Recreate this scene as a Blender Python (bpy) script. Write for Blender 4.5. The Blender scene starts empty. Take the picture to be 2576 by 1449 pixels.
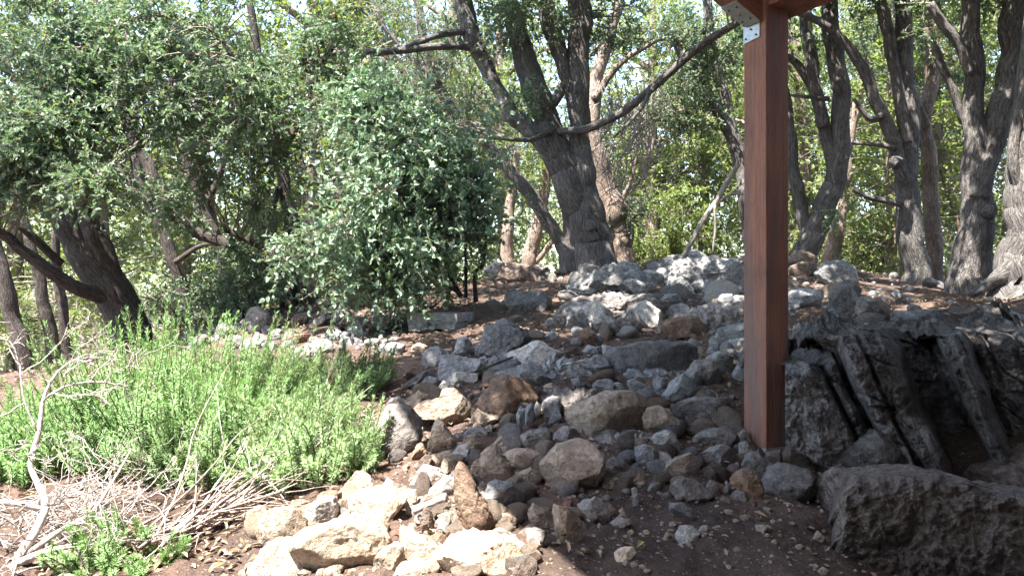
import bpy, math, random
import numpy as np
random.seed(7); RNG = np.random.default_rng(11)
SC = bpy.context.scene; COL = SC.collection
F = 1910.0; CX, CY = 1288.0, 724.5          # focal length and centre in photo units (2576 wide)

# ------------------------------------------------------------------ helpers
def P(px, py, d):
    return np.array([(px-CX)/F*d, d, (CY-py)/F*d])
def norm(v): return v/np.maximum(np.linalg.norm(v, axis=-1, keepdims=True), 1e-9)

_perm = np.random.default_rng(3).permutation(256); _perm = np.concatenate([_perm, _perm, _perm])
_gr = norm(np.random.default_rng(4).normal(size=(256, 3)))
def perlin(p):
    p = np.asarray(p, float); i = np.floor(p).astype(int); f = p-i; i &= 255
    u = f*f*f*(f*(f*6-15)+10); out = 0
    for dx in (0, 1):
        wx = u[:, 0] if dx else 1-u[:, 0]
        for dy in (0, 1):
            wy = u[:, 1] if dy else 1-u[:, 1]
            for dz in (0, 1):
                wz = u[:, 2] if dz else 1-u[:, 2]
                h = _perm[_perm[_perm[i[:, 0]+dx]+i[:, 1]+dy]+i[:, 2]+dz]
                out = out + wx*wy*wz*np.einsum('ij,ij->i', _gr[h], f-np.array([dx, dy, dz]))
    return out*1.6
def fbm(p, o=4, g=.5):
    a, s, t = 1., 0., 1.
    for k in range(o):
        s = s+a*perlin(p*t+k*17.3); a *= g; t *= 2.03
    return s

def mesh_np(name, V, Q, smooth=True, attr=None):
    V = np.asarray(V, np.float32); Q = np.asarray(Q, np.int32)
    me = bpy.data.meshes.new(name); k = Q.shape[1]
    me.vertices.add(len(V)); me.vertices.foreach_set('co', V.ravel())
    me.loops.add(Q.size); me.loops.foreach_set('vertex_index', Q.ravel())
    me.polygons.add(len(Q)); me.polygons.foreach_set('loop_start', np.arange(0, Q.size, k, dtype=np.int32))
    me.polygons.foreach_set('use_smooth', np.full(len(Q), smooth))
    if attr:
        for n, a in attr.items():
            at = me.attributes.new(n, 'FLOAT_VECTOR', 'POINT'); at.data.foreach_set('vector', np.asarray(a, np.float32).ravel())
    me.update(calc_edges=True); return me
def obj(name, me, mat=None, parent=None, loc=None):
    o = bpy.data.objects.new(name, me); COL.objects.link(o)
    if mat is not None and me is not None and not me.materials: me.materials.append(mat)
    if parent is not None: o.parent = parent
    if loc is not None: o.location = loc
    return o
def tag(o, label=None, cat=None, group=None, kind=None):
    if label: o['label'] = label
    if cat: o['category'] = cat
    if group: o['group'] = group
    if kind: o['kind'] = kind
    return o
def empty(name, loc, label, cat, group=None):
    o = bpy.data.objects.new(name, None); COL.objects.link(o); o.location = loc; o.empty_display_size = .1
    return tag(o, label, cat, group)

class Geo:                                    # gathers quads into one mesh
    def __init__(s): s.v, s.q, s.a, s.n = [], [], [], 0
    def add(s, V, Q, A=None):
        V = np.asarray(V); s.v.append(V); s.q.append(np.asarray(Q)+s.n); s.a.append(A if A is not None else V); s.n += len(V)
    def build(s, name, mat, parent, off=(0, 0, 0), smooth=True):
        V = np.concatenate(s.v)-np.asarray(off)
        return obj(name, mesh_np(name, V, np.concatenate(s.q), smooth, {'bark': np.concatenate(s.a)}), mat, parent)

def spline(pts, n):                           # Catmull-Rom through rows of pts
    pts = np.asarray(pts, float); p = np.vstack([2*pts[0]-pts[1], pts, 2*pts[-1]-pts[-2]]); out = []
    m = len(pts)-1
    for t in np.linspace(0, m, n):
        i = min(int(t), m-1); u = t-i; a, b, c, d = p[i:i+4]
        out.append(.5*(2*b+(c-a)*u+(2*a-5*b+4*c-d)*u*u+(3*b-a-3*c+d)*u**3))
    return np.array(out)

def tube(C, R, sides=10, rough=0., seed=0., cap=True):
    C = np.asarray(C); R = np.asarray(R); n = len(C)
    T = norm(np.gradient(C, axis=0)); ref = np.array([.3, 1., .1]) if abs(T[0][2]) > .5 else np.array([0., .2, 1.])
    a = norm(np.cross(T[0], ref)[None])[0]; A, B = [], []
    for i in range(n):
        a = a-T[i]*np.dot(a, T[i]); a = a/np.linalg.norm(a); A.append(a); B.append(np.cross(T[i], a))
    A, B = np.array(A), np.array(B); th = np.linspace(0, 2*np.pi, sides, endpoint=False)
    s = np.concatenate([[0], np.cumsum(np.linalg.norm(np.diff(C, axis=0), axis=1))])
    cs, sn = np.cos(th)[None, :, None], np.sin(th)[None, :, None]
    att = np.stack([np.cos(th)[None]*R[:, None], np.sin(th)[None]*R[:, None], np.repeat(s[:, None]*1., sides, 1)], -1)
    rr = R[:, None].repeat(sides, 1)
    if rough:
        q = att.reshape(-1, 3)*np.array([1, 1, .3])/max(R.max(), .02)*1.2+seed
        q2 = att.reshape(-1, 3)*np.array([1, 1, .16])/max(R.max(), .02)*3.6+seed*2
        k = fbm(q, 3)*rough*.36+(np.abs(perlin(q2))-.3)*rough*.6
        rr = rr*(1+k.reshape(rr.shape))
    V = C[:, None]+(A[:, None]*cs+B[:, None]*sn)*rr[..., None]
    i, j = np.meshgrid(np.arange(n-1), np.arange(sides), indexing='ij'); j2 = (j+1) % sides
    Q = np.stack([i*sides+j, i*sides+j2, (i+1)*sides+j2, (i+1)*sides+j], -1).reshape(-1, 4)
    V = V.reshape(-1, 3); att = att.reshape(-1, 3)
    if cap:
        for e, base in ((0, 0), (n-1, (n-1)*sides)):
            k = len(V); V = np.vstack([V, C[e]]); att = np.vstack([att, [0, 0, s[e]]])
            jj = np.arange(0, sides, 2); f = np.stack([np.full(len(jj), k), base+jj, base+(jj+1) % sides, base+(jj+2) % sides], -1)
            Q = np.vstack([Q, f if e else f[:, ::-1]])
    return V, Q, att

def tubes(Pt, R, sides=4):                    # many thin tubes at once: Pt (N,K,3), R (N,K)
    N, K, _ = Pt.shape; T = norm(np.gradient(Pt, axis=1))
    ref = np.where(np.abs(T[..., 2:3]) > .8, np.array([1., 0, 0]), np.array([0, 0, 1.]))
    A = norm(np.cross(T, ref)); B = np.cross(T, A); th = np.linspace(0, 2*np.pi, sides, endpoint=False)
    V = Pt[:, :, None]+(A[:, :, None]*np.cos(th)[None, None, :, None]+B[:, :, None]*np.sin(th)[None, None, :, None])*R[:, :, None, None]
    n, i, j = np.meshgrid(np.arange(N), np.arange(K-1), np.arange(sides), indexing='ij'); j2 = (j+1) % sides; b = n*K*sides
    Q = np.stack([b+i*sides+j, b+i*sides+j2, b+(i+1)*sides+j2, b+(i+1)*sides+j], -1).reshape(-1, 4)
    return V.reshape(-1, 3), Q

def leaves(p, d, n, L, W, hexa=True, fold=.18):
    d = norm(d); s = norm(np.cross(d, n)); n = np.cross(s, d); L = L[:, None]; W = W[:, None]; N = len(p)
    if hexa:
        V = np.stack([p, p+d*L*.3-s*W*.5+n*W*fold, p+d*L*.68-s*W*.42+n*W*fold, p+d*L-n*L*.12,
                      p+d*L*.68+s*W*.42+n*W*fold, p+d*L*.3+s*W*.5+n*W*fold], 1)
        b = np.arange(N)[:, None]*6
        Q = np.concatenate([b+np.array([0, 1, 2, 3]), b+np.array([3, 4, 5, 0])])
    else:
        V = np.stack([p, p+d*L*.45-s*W*.5+n*W*fold, p+d*L, p+d*L*.45+s*W*.5+n*W*fold], 1)
        Q = np.arange(N)[:, None]*4+np.array([0, 1, 2, 3])
    return V.reshape(-1, 3), Q

# sun direction (towards the sun)
SUN_EL, SUN_AZ = math.radians(64), math.atan2(-.70, -.71)   # az: x=sin, y=cos
SUN = np.array([math.sin(SUN_AZ)*math.cos(SUN_EL), math.cos(SUN_AZ)*math.cos(SUN_EL), math.sin(SUN_EL)])
OPEN = [(-1.65, 3.45, 1.1, .95), (-.75, 2.5, 1.1, .75), (-1.5, 5.5, .5, .28), (-.6, 5.15, .45, .16), (1.5, 4.5, .28, .25),
        (.4, 5.6, .3, .16), (1.35, 5.8, .3, .3), (.5, 7.4, .4, .14), (1.9, 7.5, .4, .2), (4.4, 6.2, .6, .5), (1.0, 6.4, .35, .3), (2.9, 5.6, .4, .3)]
def sun_gap(p, zg=-.5):
    t = (p[:, 2]-zg)/SUN[2]; x = p[:, 0]-SUN[0]*t; y = p[:, 1]-SUN[1]*t; m = np.zeros(len(p), bool)
    for cx, cy, rx, ry in OPEN: m |= ((x-cx)/rx)**2+((y-cy)/ry)**2 < 1
    return m

# ------------------------------------------------------------------ materials
def mat(name): 
    m = bpy.data.materials.new(name); m.use_nodes = True; nt = m.node_tree; nt.nodes.clear()
    return m, nt, nt.nodes, nt.links
class N:
    def __init__(s, nt): s.nt = nt
    def __call__(s, typ, ins=None, **kw):
        n = s.nt.nodes.new(typ)
        for k, v in kw.items(): setattr(n, k, v)
        for k, v in (ins or {}).items():
            if isinstance(v, bpy.types.NodeSocket): s.nt.links.new(v, n.inputs[k])
            else: n.inputs[k].default_value = v
        return n
def c4(c): return (c[0], c[1], c[2], 1)
def ramp(k, fac, stops):
    r = k('ShaderNodeValToRGB', {0: fac}); e = r.color_ramp.elements
    while len(e) < len(stops): e.new(.5)
    for el, (p, c) in zip(e, stops): el.position = p; el.color = c4(c) if not isinstance(c, (int, float)) else (c, c, c, 1)
    return r.outputs[0]
def mix(k, fac, a, b, mode='MIX'):
    n = k('ShaderNodeMix', data_type='RGBA', blend_type=mode)
    for i, v in ((0, fac), (6, a), (7, b)):
        if isinstance(v, bpy.types.NodeSocket): k.nt.links.new(v, n.inputs[i])
        else: n.inputs[i].default_value = v if isinstance(v, (int, float)) else c4(v)
    return n.outputs[2]
def math_(k, op, a, b=0.):
    n = k('ShaderNodeMath', operation=op)
    for i, v in ((0, a), (1, b)):
        if isinstance(v, bpy.types.NodeSocket): k.nt.links.new(v, n.inputs[i])
        else: n.inputs[i].default_value = v
    return n.outputs[0]

def rock_mat(name, c1, c2, stain, stain_amt=.5, crack=6., rough=.9, strata=0., bump=1., camt=.35):
    m, nt, _, L = mat(name); k = N(nt)
    tc = k('ShaderNodeTexCoord'); oi = k('ShaderNodeObjectInfo')
    off = k('ShaderNodeVectorMath', {0: (37., 91., 53.)}, operation='SCALE'); L.new(oi.outputs['Random'], off.inputs['Scale'])
    co = k('ShaderNodeVectorMath', {0: tc.outputs['Object'], 1: off.outputs[0]}, operation='ADD').outputs[0]
    n1 = k('ShaderNodeTexNoise', {'Vector': co, 'Scale': 5., 'Detail': 5., 'Roughness': .6}).outputs[0]
    n2 = k('ShaderNodeTexNoise', {'Vector': co, 'Scale': 34., 'Detail': 6., 'Roughness': .7}).outputs[0]
    n3 = k('ShaderNodeTexNoise', {'Vector': co, 'Scale': 11., 'Detail': 7., 'Roughness': .68, 'Distortion': .6}).outputs[0]
    n4 = k('ShaderNodeTexNoise', {'Vector': co, 'Scale': 150., 'Detail': 3., 'Roughness': .6}).outputs[0]
    base = mix(k, ramp(k, n1, [(.36, 0), (.64, 1)]), c1, c2)
    st = ramp(k, n3, [(.52, 0), (.62, 1)])
    base = mix(k, math_(k, 'MULTIPLY', st, stain_amt), base, stain)
    base = mix(k, .85, base, ramp(k, n2, [(.32, .38), (.5, .88), (.68, 1.38)]), 'MULTIPLY')
    base = mix(k, .5, base, ramp(k, n4, [(.3, .6), (.6, 1.15)]), 'MULTIPLY')
    wv = k('ShaderNodeTexNoise', {'Vector': co, 'Scale': 7., 'Detail': 3.}).outputs['Color']
    wco = k('ShaderNodeVectorMath', {0: co, 1: k('ShaderNodeVectorMath', {0: wv, 'Scale': .16}, operation='SCALE').outputs[0]}, operation='ADD').outputs[0]
    vor = k('ShaderNodeTexVoronoi', {'Vector': wco, 'Scale': crack}, feature='DISTANCE_TO_EDGE').outputs[0]
    cm = k('ShaderNodeTexNoise', {'Vector': co, 'Scale': 4.}).outputs[0]
    cr = math_(k, 'MULTIPLY', ramp(k, vor, [(0., 1), (.014, 0)]), ramp(k, cm, [(.54, 0), (.62, camt)]))
    base = mix(k, math_(k, 'MULTIPLY', cr, .75), base, (.03, .026, .025))
    val = math_(k, 'ADD', .82, math_(k, 'MULTIPLY', oi.outputs['Random'], .36))
    hs = k('ShaderNodeHueSaturation', {'Color': base, 'Value': val, 'Saturation': .95}).outputs[0]
    h = math_(k, 'ADD', math_(k, 'MULTIPLY', n3, 1.1), math_(k, 'ADD', math_(k, 'MULTIPLY', n2, .55), math_(k, 'MULTIPLY', n4, .16)))
    h = math_(k, 'SUBTRACT', h, math_(k, 'MULTIPLY', cr, .5))
    if strata:
        mp = k('ShaderNodeMapping', {'Vector': wco, 'Scale': (26., 8., 3.), 'Rotation': (.1, strata, 0)}).outputs[0]
        sn = k('ShaderNodeTexNoise', {'Vector': mp, 'Scale': 1., 'Detail': 5., 'Roughness': .6}).outputs[0]
        h = math_(k, 'ADD', h, math_(k, 'MULTIPLY', sn, .55))
    bp = k('ShaderNodeBump', {'Height': h, 'Strength': 1., 'Distance': .045*bump}).outputs[0]
    b = k('ShaderNodeBsdfPrincipled', {'Base Color': hs, 'Roughness': rough, 'Normal': bp, 'Specular IOR Level': .25})
    o = k('ShaderNodeOutputMaterial', {0: b.outputs[0]}); return m

M = {}
M['grey'] = rock_mat('grey limestone', (.27, .262, .26), (.43, .42, .41), (.15, .143, .142), .55)
M['dark'] = rock_mat('dark limestone', (.12, .115, .115), (.22, .21, .205), (.30, .27, .24), .35, strata=.5)
M['pale'] = rock_mat('pale limestone', (.46, .425, .385), (.61, .565, .51), (.31, .275, .25), .5)
M['cream'] = rock_mat('cream limestone', (.56, .425, .30), (.71, .575, .43), (.40, .27, .17), .5)
M['tan'] = rock_mat('tan stone', (.37, .275, .20), (.50, .40, .305), (.26, .16, .10), .45)
M['rust'] = rock_mat('rusty stone', (.20, .125, .085), (.33, .23, .16), (.28, .14, .07), .6)
M['brown'] = rock_mat('brown stone', (.17, .125, .10), (.28, .21, .165), (.11, .075, .06), .6)
M['mauve'] = rock_mat('mauve grey stone', (.245, .212, .192), (.39, .345, .315), (.13, .11, .098), .55)
M['outcrop'] = rock_mat('bedded outcrop limestone', (.18, .157, .145), (.37, .33, .305), (.085, .073, .067), .65, crack=2.4, strata=.45, bump=1.8, camt=0.)
M['render'] = rock_mat('crumbling render', (.26, .195, .16), (.39, .31, .255), (.15, .11, .09), .6, bump=3., camt=0.)
M['redclay'] = rock_mat('terracotta', (.26, .125, .095), (.33, .18, .14), (.2, .11, .09), .4)

def leaf_mat(name, c1, c2, c3, trans=.35, gloss=.42, tcol=(.22, .30, .05), odd=None, back=.32):
    m, nt, _, L = mat(name); k = N(nt); g = k('ShaderNodeNewGeometry')
    st = [(0., c1), (.5, c2), (.93, c3)]
    if odd: st += [(.975, c3), (.98, odd)]
    r = g.outputs['Random Per Island']
    col = ramp(k, r, st)
    tco = k('ShaderNodeTexCoord').outputs['Object']
    n = k('ShaderNodeTexNoise', {'Vector': tco, 'Scale': 1.6, 'Detail': 2.}).outputs[0]
    col = mix(k, .8, col, ramp(k, n, [(.35, .72), (.65, 1.25)]), 'MULTIPLY')
    pale = mix(k, back, col, (.30, .34, .27))
    col2 = mix(k, g.outputs['Backfacing'], col, pale)
    b = k('ShaderNodeBsdfPrincipled', {'Base Color': col2, 'Roughness': gloss+.08, 'Specular IOR Level': .28})
    tr = k('ShaderNodeBsdfTranslucent', {'Color': mix(k, .55, col, tcol)})
    ms = k('ShaderNodeMixShader', {0: trans, 1: b.outputs[0], 2: tr.outputs[0]})
    k('ShaderNodeOutputMaterial', {0: ms.outputs[0]}); return m
M['oak'] = leaf_mat('evergreen oak leaf', (.065, .125, .06), (.135, .205, .12), (.24, .305, .215), tcol=(.19, .29, .08), odd=(.35, .27, .04))
M['sage'] = leaf_mat('grey green shrub leaf', (.12, .21, .125), (.185, .29, .19), (.26, .36, .25), trans=.25, gloss=.45)
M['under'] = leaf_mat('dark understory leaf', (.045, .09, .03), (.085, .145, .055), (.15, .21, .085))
M['far'] = leaf_mat('sunlit far leaf', (.105, .165, .032), (.18, .245, .055), (.31, .355, .095), trans=.48)  # brightened, so the sunlit look is partly in the leaf colour
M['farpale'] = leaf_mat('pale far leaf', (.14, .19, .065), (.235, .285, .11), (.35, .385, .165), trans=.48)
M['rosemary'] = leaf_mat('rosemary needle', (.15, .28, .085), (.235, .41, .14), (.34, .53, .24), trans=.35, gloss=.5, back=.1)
M['rosedark'] = leaf_mat('shaded rosemary needle', (.055, .125, .05), (.085, .17, .068), (.13, .22, .09), trans=.3, gloss=.5, back=.1)  # dark copy of the needle with the bush's shade in its colour
M['roseolive'] = leaf_mat('young rosemary needle', (.19, .31, .115), (.29, .43, .19), (.40, .53, .28), trans=.35, gloss=.5, back=.1)
M['litter'] = leaf_mat('dry leaf', (.14, .075, .04), (.24, .14, .08), (.38, .27, .16), trans=.1, gloss=.7, tcol=(.3, .2, .1), odd=(.45, .30, .05))

def bark_mat(name, c1, c2, c3, scale=1., bump=1.):
    m, nt, _, L = mat(name); k = N(nt)
    at = k('ShaderNodeAttribute', attribute_name='bark').outputs['Vector']
    mp = k('ShaderNodeMapping', {'Vector': k('ShaderNodeVectorMath', {0: at, 1: k('ShaderNodeVectorMath', {0: k('ShaderNodeTexNoise', {'Vector': at, 'Scale': 9., 'Detail': 3.}).outputs['Color'], 'Scale': .05}, operation='SCALE').outputs[0]}, operation='ADD').outputs[0], 'Scale': (1, 1, .16)}).outputs[0]
    n1 = k('ShaderNodeTexNoise', {'Vector': mp, 'Scale': 52.*scale, 'Detail': 6., 'Roughness': .65, 'Distortion': .5}).outputs[0]
    n2 = k('ShaderNodeTexNoise', {'Vector': at, 'Scale': 4., 'Detail': 4.}).outputs[0]
    n3 = k('ShaderNodeTexNoise', {'Vector': at, 'Scale': 22., 'Detail': 4., 'Roughness': .7}).outputs[0]
    v = k('ShaderNodeTexNoise', {'Vector': mp, 'Scale': 95.*scale, 'Detail': 3., 'Roughness': .6}).outputs[0]
    furrow = ramp(k, v, [(.38, 0), (.55, 1)])
    col = mix(k, ramp(k, n1, [(.35, 0), (.62, 1)]), c1, c2)
    col = mix(k, ramp(k, n2, [(.45, 0), (.7, .7)]), col, c3)
    col = mix(k, ramp(k, n3, [(.62, 0), (.68, .75)]), col, (.035, .03, .028))
    col = mix(k, .7, col, mix(k, furrow, (.5, .48, .47), (1.12, 1.12, 1.12)), 'MULTIPLY')
    h = math_(k, 'ADD', math_(k, 'MULTIPLY', n1, .8), math_(k, 'ADD', math_(k, 'MULTIPLY', furrow, .5), math_(k, 'MULTIPLY', n3, .3)))
    bp = k('ShaderNodeBump', {'Height': h, 'Strength': 1., 'Distance': .016*bump}).outputs[0]
    b = k('ShaderNodeBsdfPrincipled', {'Base Color': col, 'Roughness': .92, 'Normal': bp, 'Specular IOR Level': .2})
    k('ShaderNodeOutputMaterial', {0: b.outputs[0]}); return m
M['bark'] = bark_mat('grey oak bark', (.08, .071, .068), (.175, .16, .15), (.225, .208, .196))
M['barkdark'] = bark_mat('dark bark', (.042, .034, .030), (.098, .080, .070), (.125, .105, .093))  # darkened so the left trunks' shade is carried by the colour
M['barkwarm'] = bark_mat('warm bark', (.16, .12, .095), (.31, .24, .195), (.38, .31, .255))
M['twig'] = bark_mat('twig bark', (.16, .13, .105), (.28, .24, .20), (.32, .28, .24), 2., .2)
M['dead'] = bark_mat('bleached dead wood', (.34, .285, .25), (.52, .46, .42), (.50, .44, .40), 2., .2)
M['brush'] = bark_mat('dry brush stem', (.24, .18, .15), (.42, .34, .29), (.38, .31, .27), 2., .2)
M['rosestem'] = bark_mat('rosemary stem', (.10, .09, .05), (.17, .16, .08), (.16, .14, .09), 2., .2)
M['deadgrey'] = bark_mat('dry grey branch', (.26, .22, .19), (.40, .35, .30), (.44, .38, .33), 1.5, .4)
# ------------------------------------------------------------------ ground
GP = [(0,1449,2.35),(600,1449,2.3),(1100,1449,2.2),(1500,1449,2.2),(2000,1449,2.15),(2576,1449,2.6),(2200,1449,2.5),
 (0,1300,2.95),(600,1300,2.75),(1100,1300,2.62),(1600,1300,2.62),(2050,1300,2.65),(300,1200,3.3),(700,1200,3.15),(1100,1200,2.98),(1500,1220,2.92),(1900,1235,3.0),
 (1000,1100,3.5),(1300,1100,3.38),(1700,1100,3.4),(1930,1152,3.42),(1200,1000,3.95),(1500,1000,3.9),(1800,1000,3.9),(1000,900,5.0),(1300,900,4.7),(1600,900,4.7),(1800,900,4.6),
 (600,860,6.),(900,860,5.7),(1200,850,5.5),(1600,830,5.7),(1850,830,5.3),(700,810,7.),(1050,820,6.3),(1300,780,6.6),(1600,750,7.2),(1850,740,6.7),
 (1250,710,8.6),(1500,690,9.),(1750,660,9.),(1900,655,8.6),(2050,665,8.2),(750,770,8.),(330,875,6.8),(60,950,6.6),(2120,800,4.8),(2400,765,5.7),(2300,725,7.6),(2600,750,5.9),(2440,742,7.0),(2150,1200,3.3),(2400,1200,3.25),(2600,1200,3.2),(2150,850,4.4),(2400,840,4.4),(2620,840,4.4)]
GC = [P(*g) for g in GP]+[np.array(q) for q in [(-9,12,-1.6),(-4,12,-.7),(0,13,-.1),(6,13,-.2),(11,12,-.2),(-4,3,-1.0),(-6,7,-1.1),(-14,16,-2.2),
 (0,18,-1.),(9,18,-1.),(-18,28,-3.2),(0,28,-2.2),(18,28,-2.4),(0,0,-1.35),(3,0,-1.3),(-3,0,-1.4),(0,-3,-1.6),(-6,-2,-1.7),(-7,3,-1.3),(3.6,1.4,.5),(4.6,2,1.9),(6,2.5,3.0),(6,-1,3.0),(4.2,-1,1.3),(7.5,4.5,2.0),(8.5,7,.5),(0,1.2,-1.0)]]  # points right of the view raise an unseen bank added to block skylight
GC = np.array(GC)
def _phi(r2): return .5*r2*np.log(np.maximum(r2, 1e-12))
_A = GC[:, :2]; _K = _phi(((_A[:, None]-_A[None])**2).sum(-1))+np.eye(len(_A))*.04
_P1 = np.hstack([np.ones((len(_A), 1)), _A]); _S = np.block([[_K, _P1], [_P1.T, np.zeros((3, 3))]])
_W = np.linalg.solve(_S, np.concatenate([GC[:, 2], np.zeros(3)]))
def gz(x, y):
    x = np.atleast_1d(np.asarray(x, float)); y = np.atleast_1d(np.asarray(y, float)); out = np.empty(len(x))
    for s in range(0, len(x), 60000):
        X, Y = x[s:s+60000], y[s:s+60000]
        r2 = (X[:, None]-_A[:, 0])**2+(Y[:, None]-_A[:, 1])**2
        out[s:s+60000] = _phi(r2)@_W[:-3]+_W[-3]+_W[-2]*X+_W[-1]*Y
    d = np.hypot(x, y-5); w = np.clip((d-20)/12, 0, 1); w = w*w*(3-2*w)
    q = np.stack([x, y, x*0], -1)
    return out*(1-w)+w*(-3.2)+fbm(q*1.3, 3)*.035*(1-w)+fbm(q*7+9, 4, .6)*.018
def hit(px, py):                              # where the sight line through a photo point meets the ground
    d = np.linspace(1.6, 26, 1600); x = (px-CX)/F*d; z = (CY-py)/F*d; g = gz(x, d)
    k = np.nonzero(z <= g)[0]; return d[k[0]] if len(k) else None

n = 640; u = np.linspace(-1, 1, n); wx = 4.6*u+300*u**9; wy = 5.2+4.6*u+300*u**9
X, Y = np.meshgrid(wx, wy); xf, yf = X.ravel(), Y.ravel()
Zg = gz(xf, yf)
i, j = np.meshgrid(np.arange(n-1), np.arange(n-1), indexing='ij'); b = i*n+j
gq = np.stack([b, b+1, b+n+1, b+n], -1).reshape(-1, 4)
mt, nt, _, L = mat('forest soil'); k = N(nt); tc = k('ShaderNodeTexCoord').outputs['Object']
n1 = k('ShaderNodeTexNoise', {'Vector': tc, 'Scale': 1.1, 'Detail': 5., 'Roughness': .6}).outputs[0]
n2 = k('ShaderNodeTexNoise', {'Vector': tc, 'Scale': 26., 'Detail': 6., 'Roughness': .72}).outputs[0]
n3 = k('ShaderNodeTexNoise', {'Vector': tc, 'Scale': 130., 'Detail': 4., 'Roughness': .7}).outputs[0]
vo = k('ShaderNodeTexVoronoi', {'Vector': tc, 'Scale': 75., 'Randomness': 1.})
col = mix(k, ramp(k, n1, [(.38, 0), (.62, 1)]), (.082, .058, .048), (.165, .108, .082))
col = mix(k, .8, col, ramp(k, n2, [(.3, .45), (.5, .95), (.7, 1.4)]), 'MULTIPLY')
spk = math_(k, 'MULTIPLY', ramp(k, k('ShaderNodeSeparateColor', {0: vo.outputs['Color']}).outputs[0], [(.80, 0), (.84, 1)]), ramp(k, vo.outputs['Distance'], [(.25, 1), (.4, 0)]))
col = mix(k, math_(k, 'MULTIPLY', spk, .8), col, (.36, .30, .26))
col = mix(k, .55, col, ramp(k, n3, [(.35, .5), (.62, 1.3)]), 'MULTIPLY')
h = math_(k, 'ADD', math_(k, 'MULTIPLY', n2, 1.), math_(k, 'ADD', math_(k, 'MULTIPLY', n3, .35), math_(k, 'MULTIPLY', spk, .25)))
bp = k('ShaderNodeBump', {'Height': h, 'Strength': 1., 'Distance': .03}).outputs[0]
k('ShaderNodeOutputMaterial', {0: k('ShaderNodeBsdfPrincipled', {'Base Color': col, 'Roughness': .95, 'Normal': bp, 'Specular IOR Level': .15}).outputs[0]})
tag(obj('ground', mesh_np('ground', np.stack([xf, yf, Zg], -1), gq), mt), kind='structure')

# ------------------------------------------------------------------ rocks
import bmesh
_ico = {}
def ico(s):
    if s not in _ico:
        bm = bmesh.new(); bmesh.ops.create_icosphere(bm, subdivisions=s, radius=1)
        V = np.array([v.co[:] for v in bm.verts]); Fc = np.array([[v.index for v in f.verts] for f in bm.faces]); bm.free(); _ico[s] = (norm(V), Fc)
    return _ico[s]
TILE = {'A': (429.3, 1099, .2412), 'B': (944.5, 1099, .2412), 'C': (1459.8, 1099, .2412), 'D': (901.6, 815.7, .237), 'E': (1373.9, 815.7, .237),
        'F': (515.2, 601, .237), 'G': (1116.3, 601, .237), 'H': (1459.8, 601, .237), 'T': (858.7, 721.3, .5019), 'U': (1717.3, 721.3, .5019), 'R': (1717.3, 0, .5036), 'W': (0, 0, 1.)}
TPL = {}
def rock_shape(poly, Tk, seed, sub=4, cuts=10, rough=.05, kk=2.7, ridge=0.):
    rg = np.random.default_rng(seed); d, Fc = ico(sub)
    poly = np.asarray(poly, float); a = np.arctan2(poly[:, 1], poly[:, 0]); r = np.hypot(poly[:, 0], poly[:, 1]); o = np.argsort(a); a, r, pl = a[o], r[o], poly[o]
    th = np.arctan2(d[:, 2], d[:, 0])         # outline radius: ray against the polygon's edges
    ii = np.searchsorted(a, th) % len(a); p0 = pl[ii-1]; p1 = pl[ii]; e = p1-p0; c, s = np.cos(th), np.sin(th)
    den = c*e[:, 1]-s*e[:, 0]; den = np.where(np.abs(den) < 1e-9, 1e-9, den)
    Rr = np.clip((p0[:, 0]*e[:, 1]-p0[:, 1]*e[:, 0])/den, .2*r.min(), 1.2*r.max())
    rho = np.hypot(d[:, 0], d[:, 2]); rp = np.minimum(rho**.8, 1)
    dep = np.sign(d[:, 1])*np.maximum(1-rp**kk, 0)**(1/kk)
    size = r.mean(); V = np.stack([c*Rr*rp, dep*Tk, s*Rr*rp], -1); so = seed*3.7 % 91; q = V/size
    dis = fbm(q*1.5+so, 3)*rough*1.5+(np.minimum(np.abs(perlin(q*2.4+so*2)), .35)-.25)*rough*1.3
    if ridge:
        qq = np.stack([q[:, 0]+q[:, 2]*.45, q[:, 1]*.3, q[:, 2]*.25], -1)*np.array([5.5, 1, 1]); dis = dis+(np.minimum(np.abs(perlin(qq+so)), .35)-.25)*ridge*1.1+(np.minimum(np.abs(perlin(qq*2.3+so)), .3)-.2)*ridge*.6
    V = V+norm(V)*(dis*size)[:, None]
    for _ in range(cuts):                     # chiselled faces
        nn = rg.normal(size=3); nn[1] = -abs(nn[1])-.35 if rg.random() < .75 else nn[1]; nn /= np.linalg.norm(nn)
        hh = V@nn; lim = hh.max()*rg.uniform(.56 if abs(nn[1]) > .6 else .74, .92); ex = np.maximum(hh-lim, 0)
        V = V-nn*ex[:, None]
    q = V/size; V = V+norm(V)*((fbm(q*7+so, 5, .65)*rough*.45+(np.minimum(np.abs(perlin(q*3.6+so*2)), .22)-.15)*rough*.7)*size)[:, None]
    for ax, col in ((0, 0), (2, 1)):          # keep the traced outline's extent
        a0, a1, b0, b1 = V[:, ax].min(), V[:, ax].max(), poly[:, col].min(), poly[:, col].max()
        V[:, ax] = (V[:, ax]-a0)/(a1-a0)*(b1-b0)*1.10+b0-.05*(b1-b0)
    return V, Fc
NR = [0]
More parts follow.
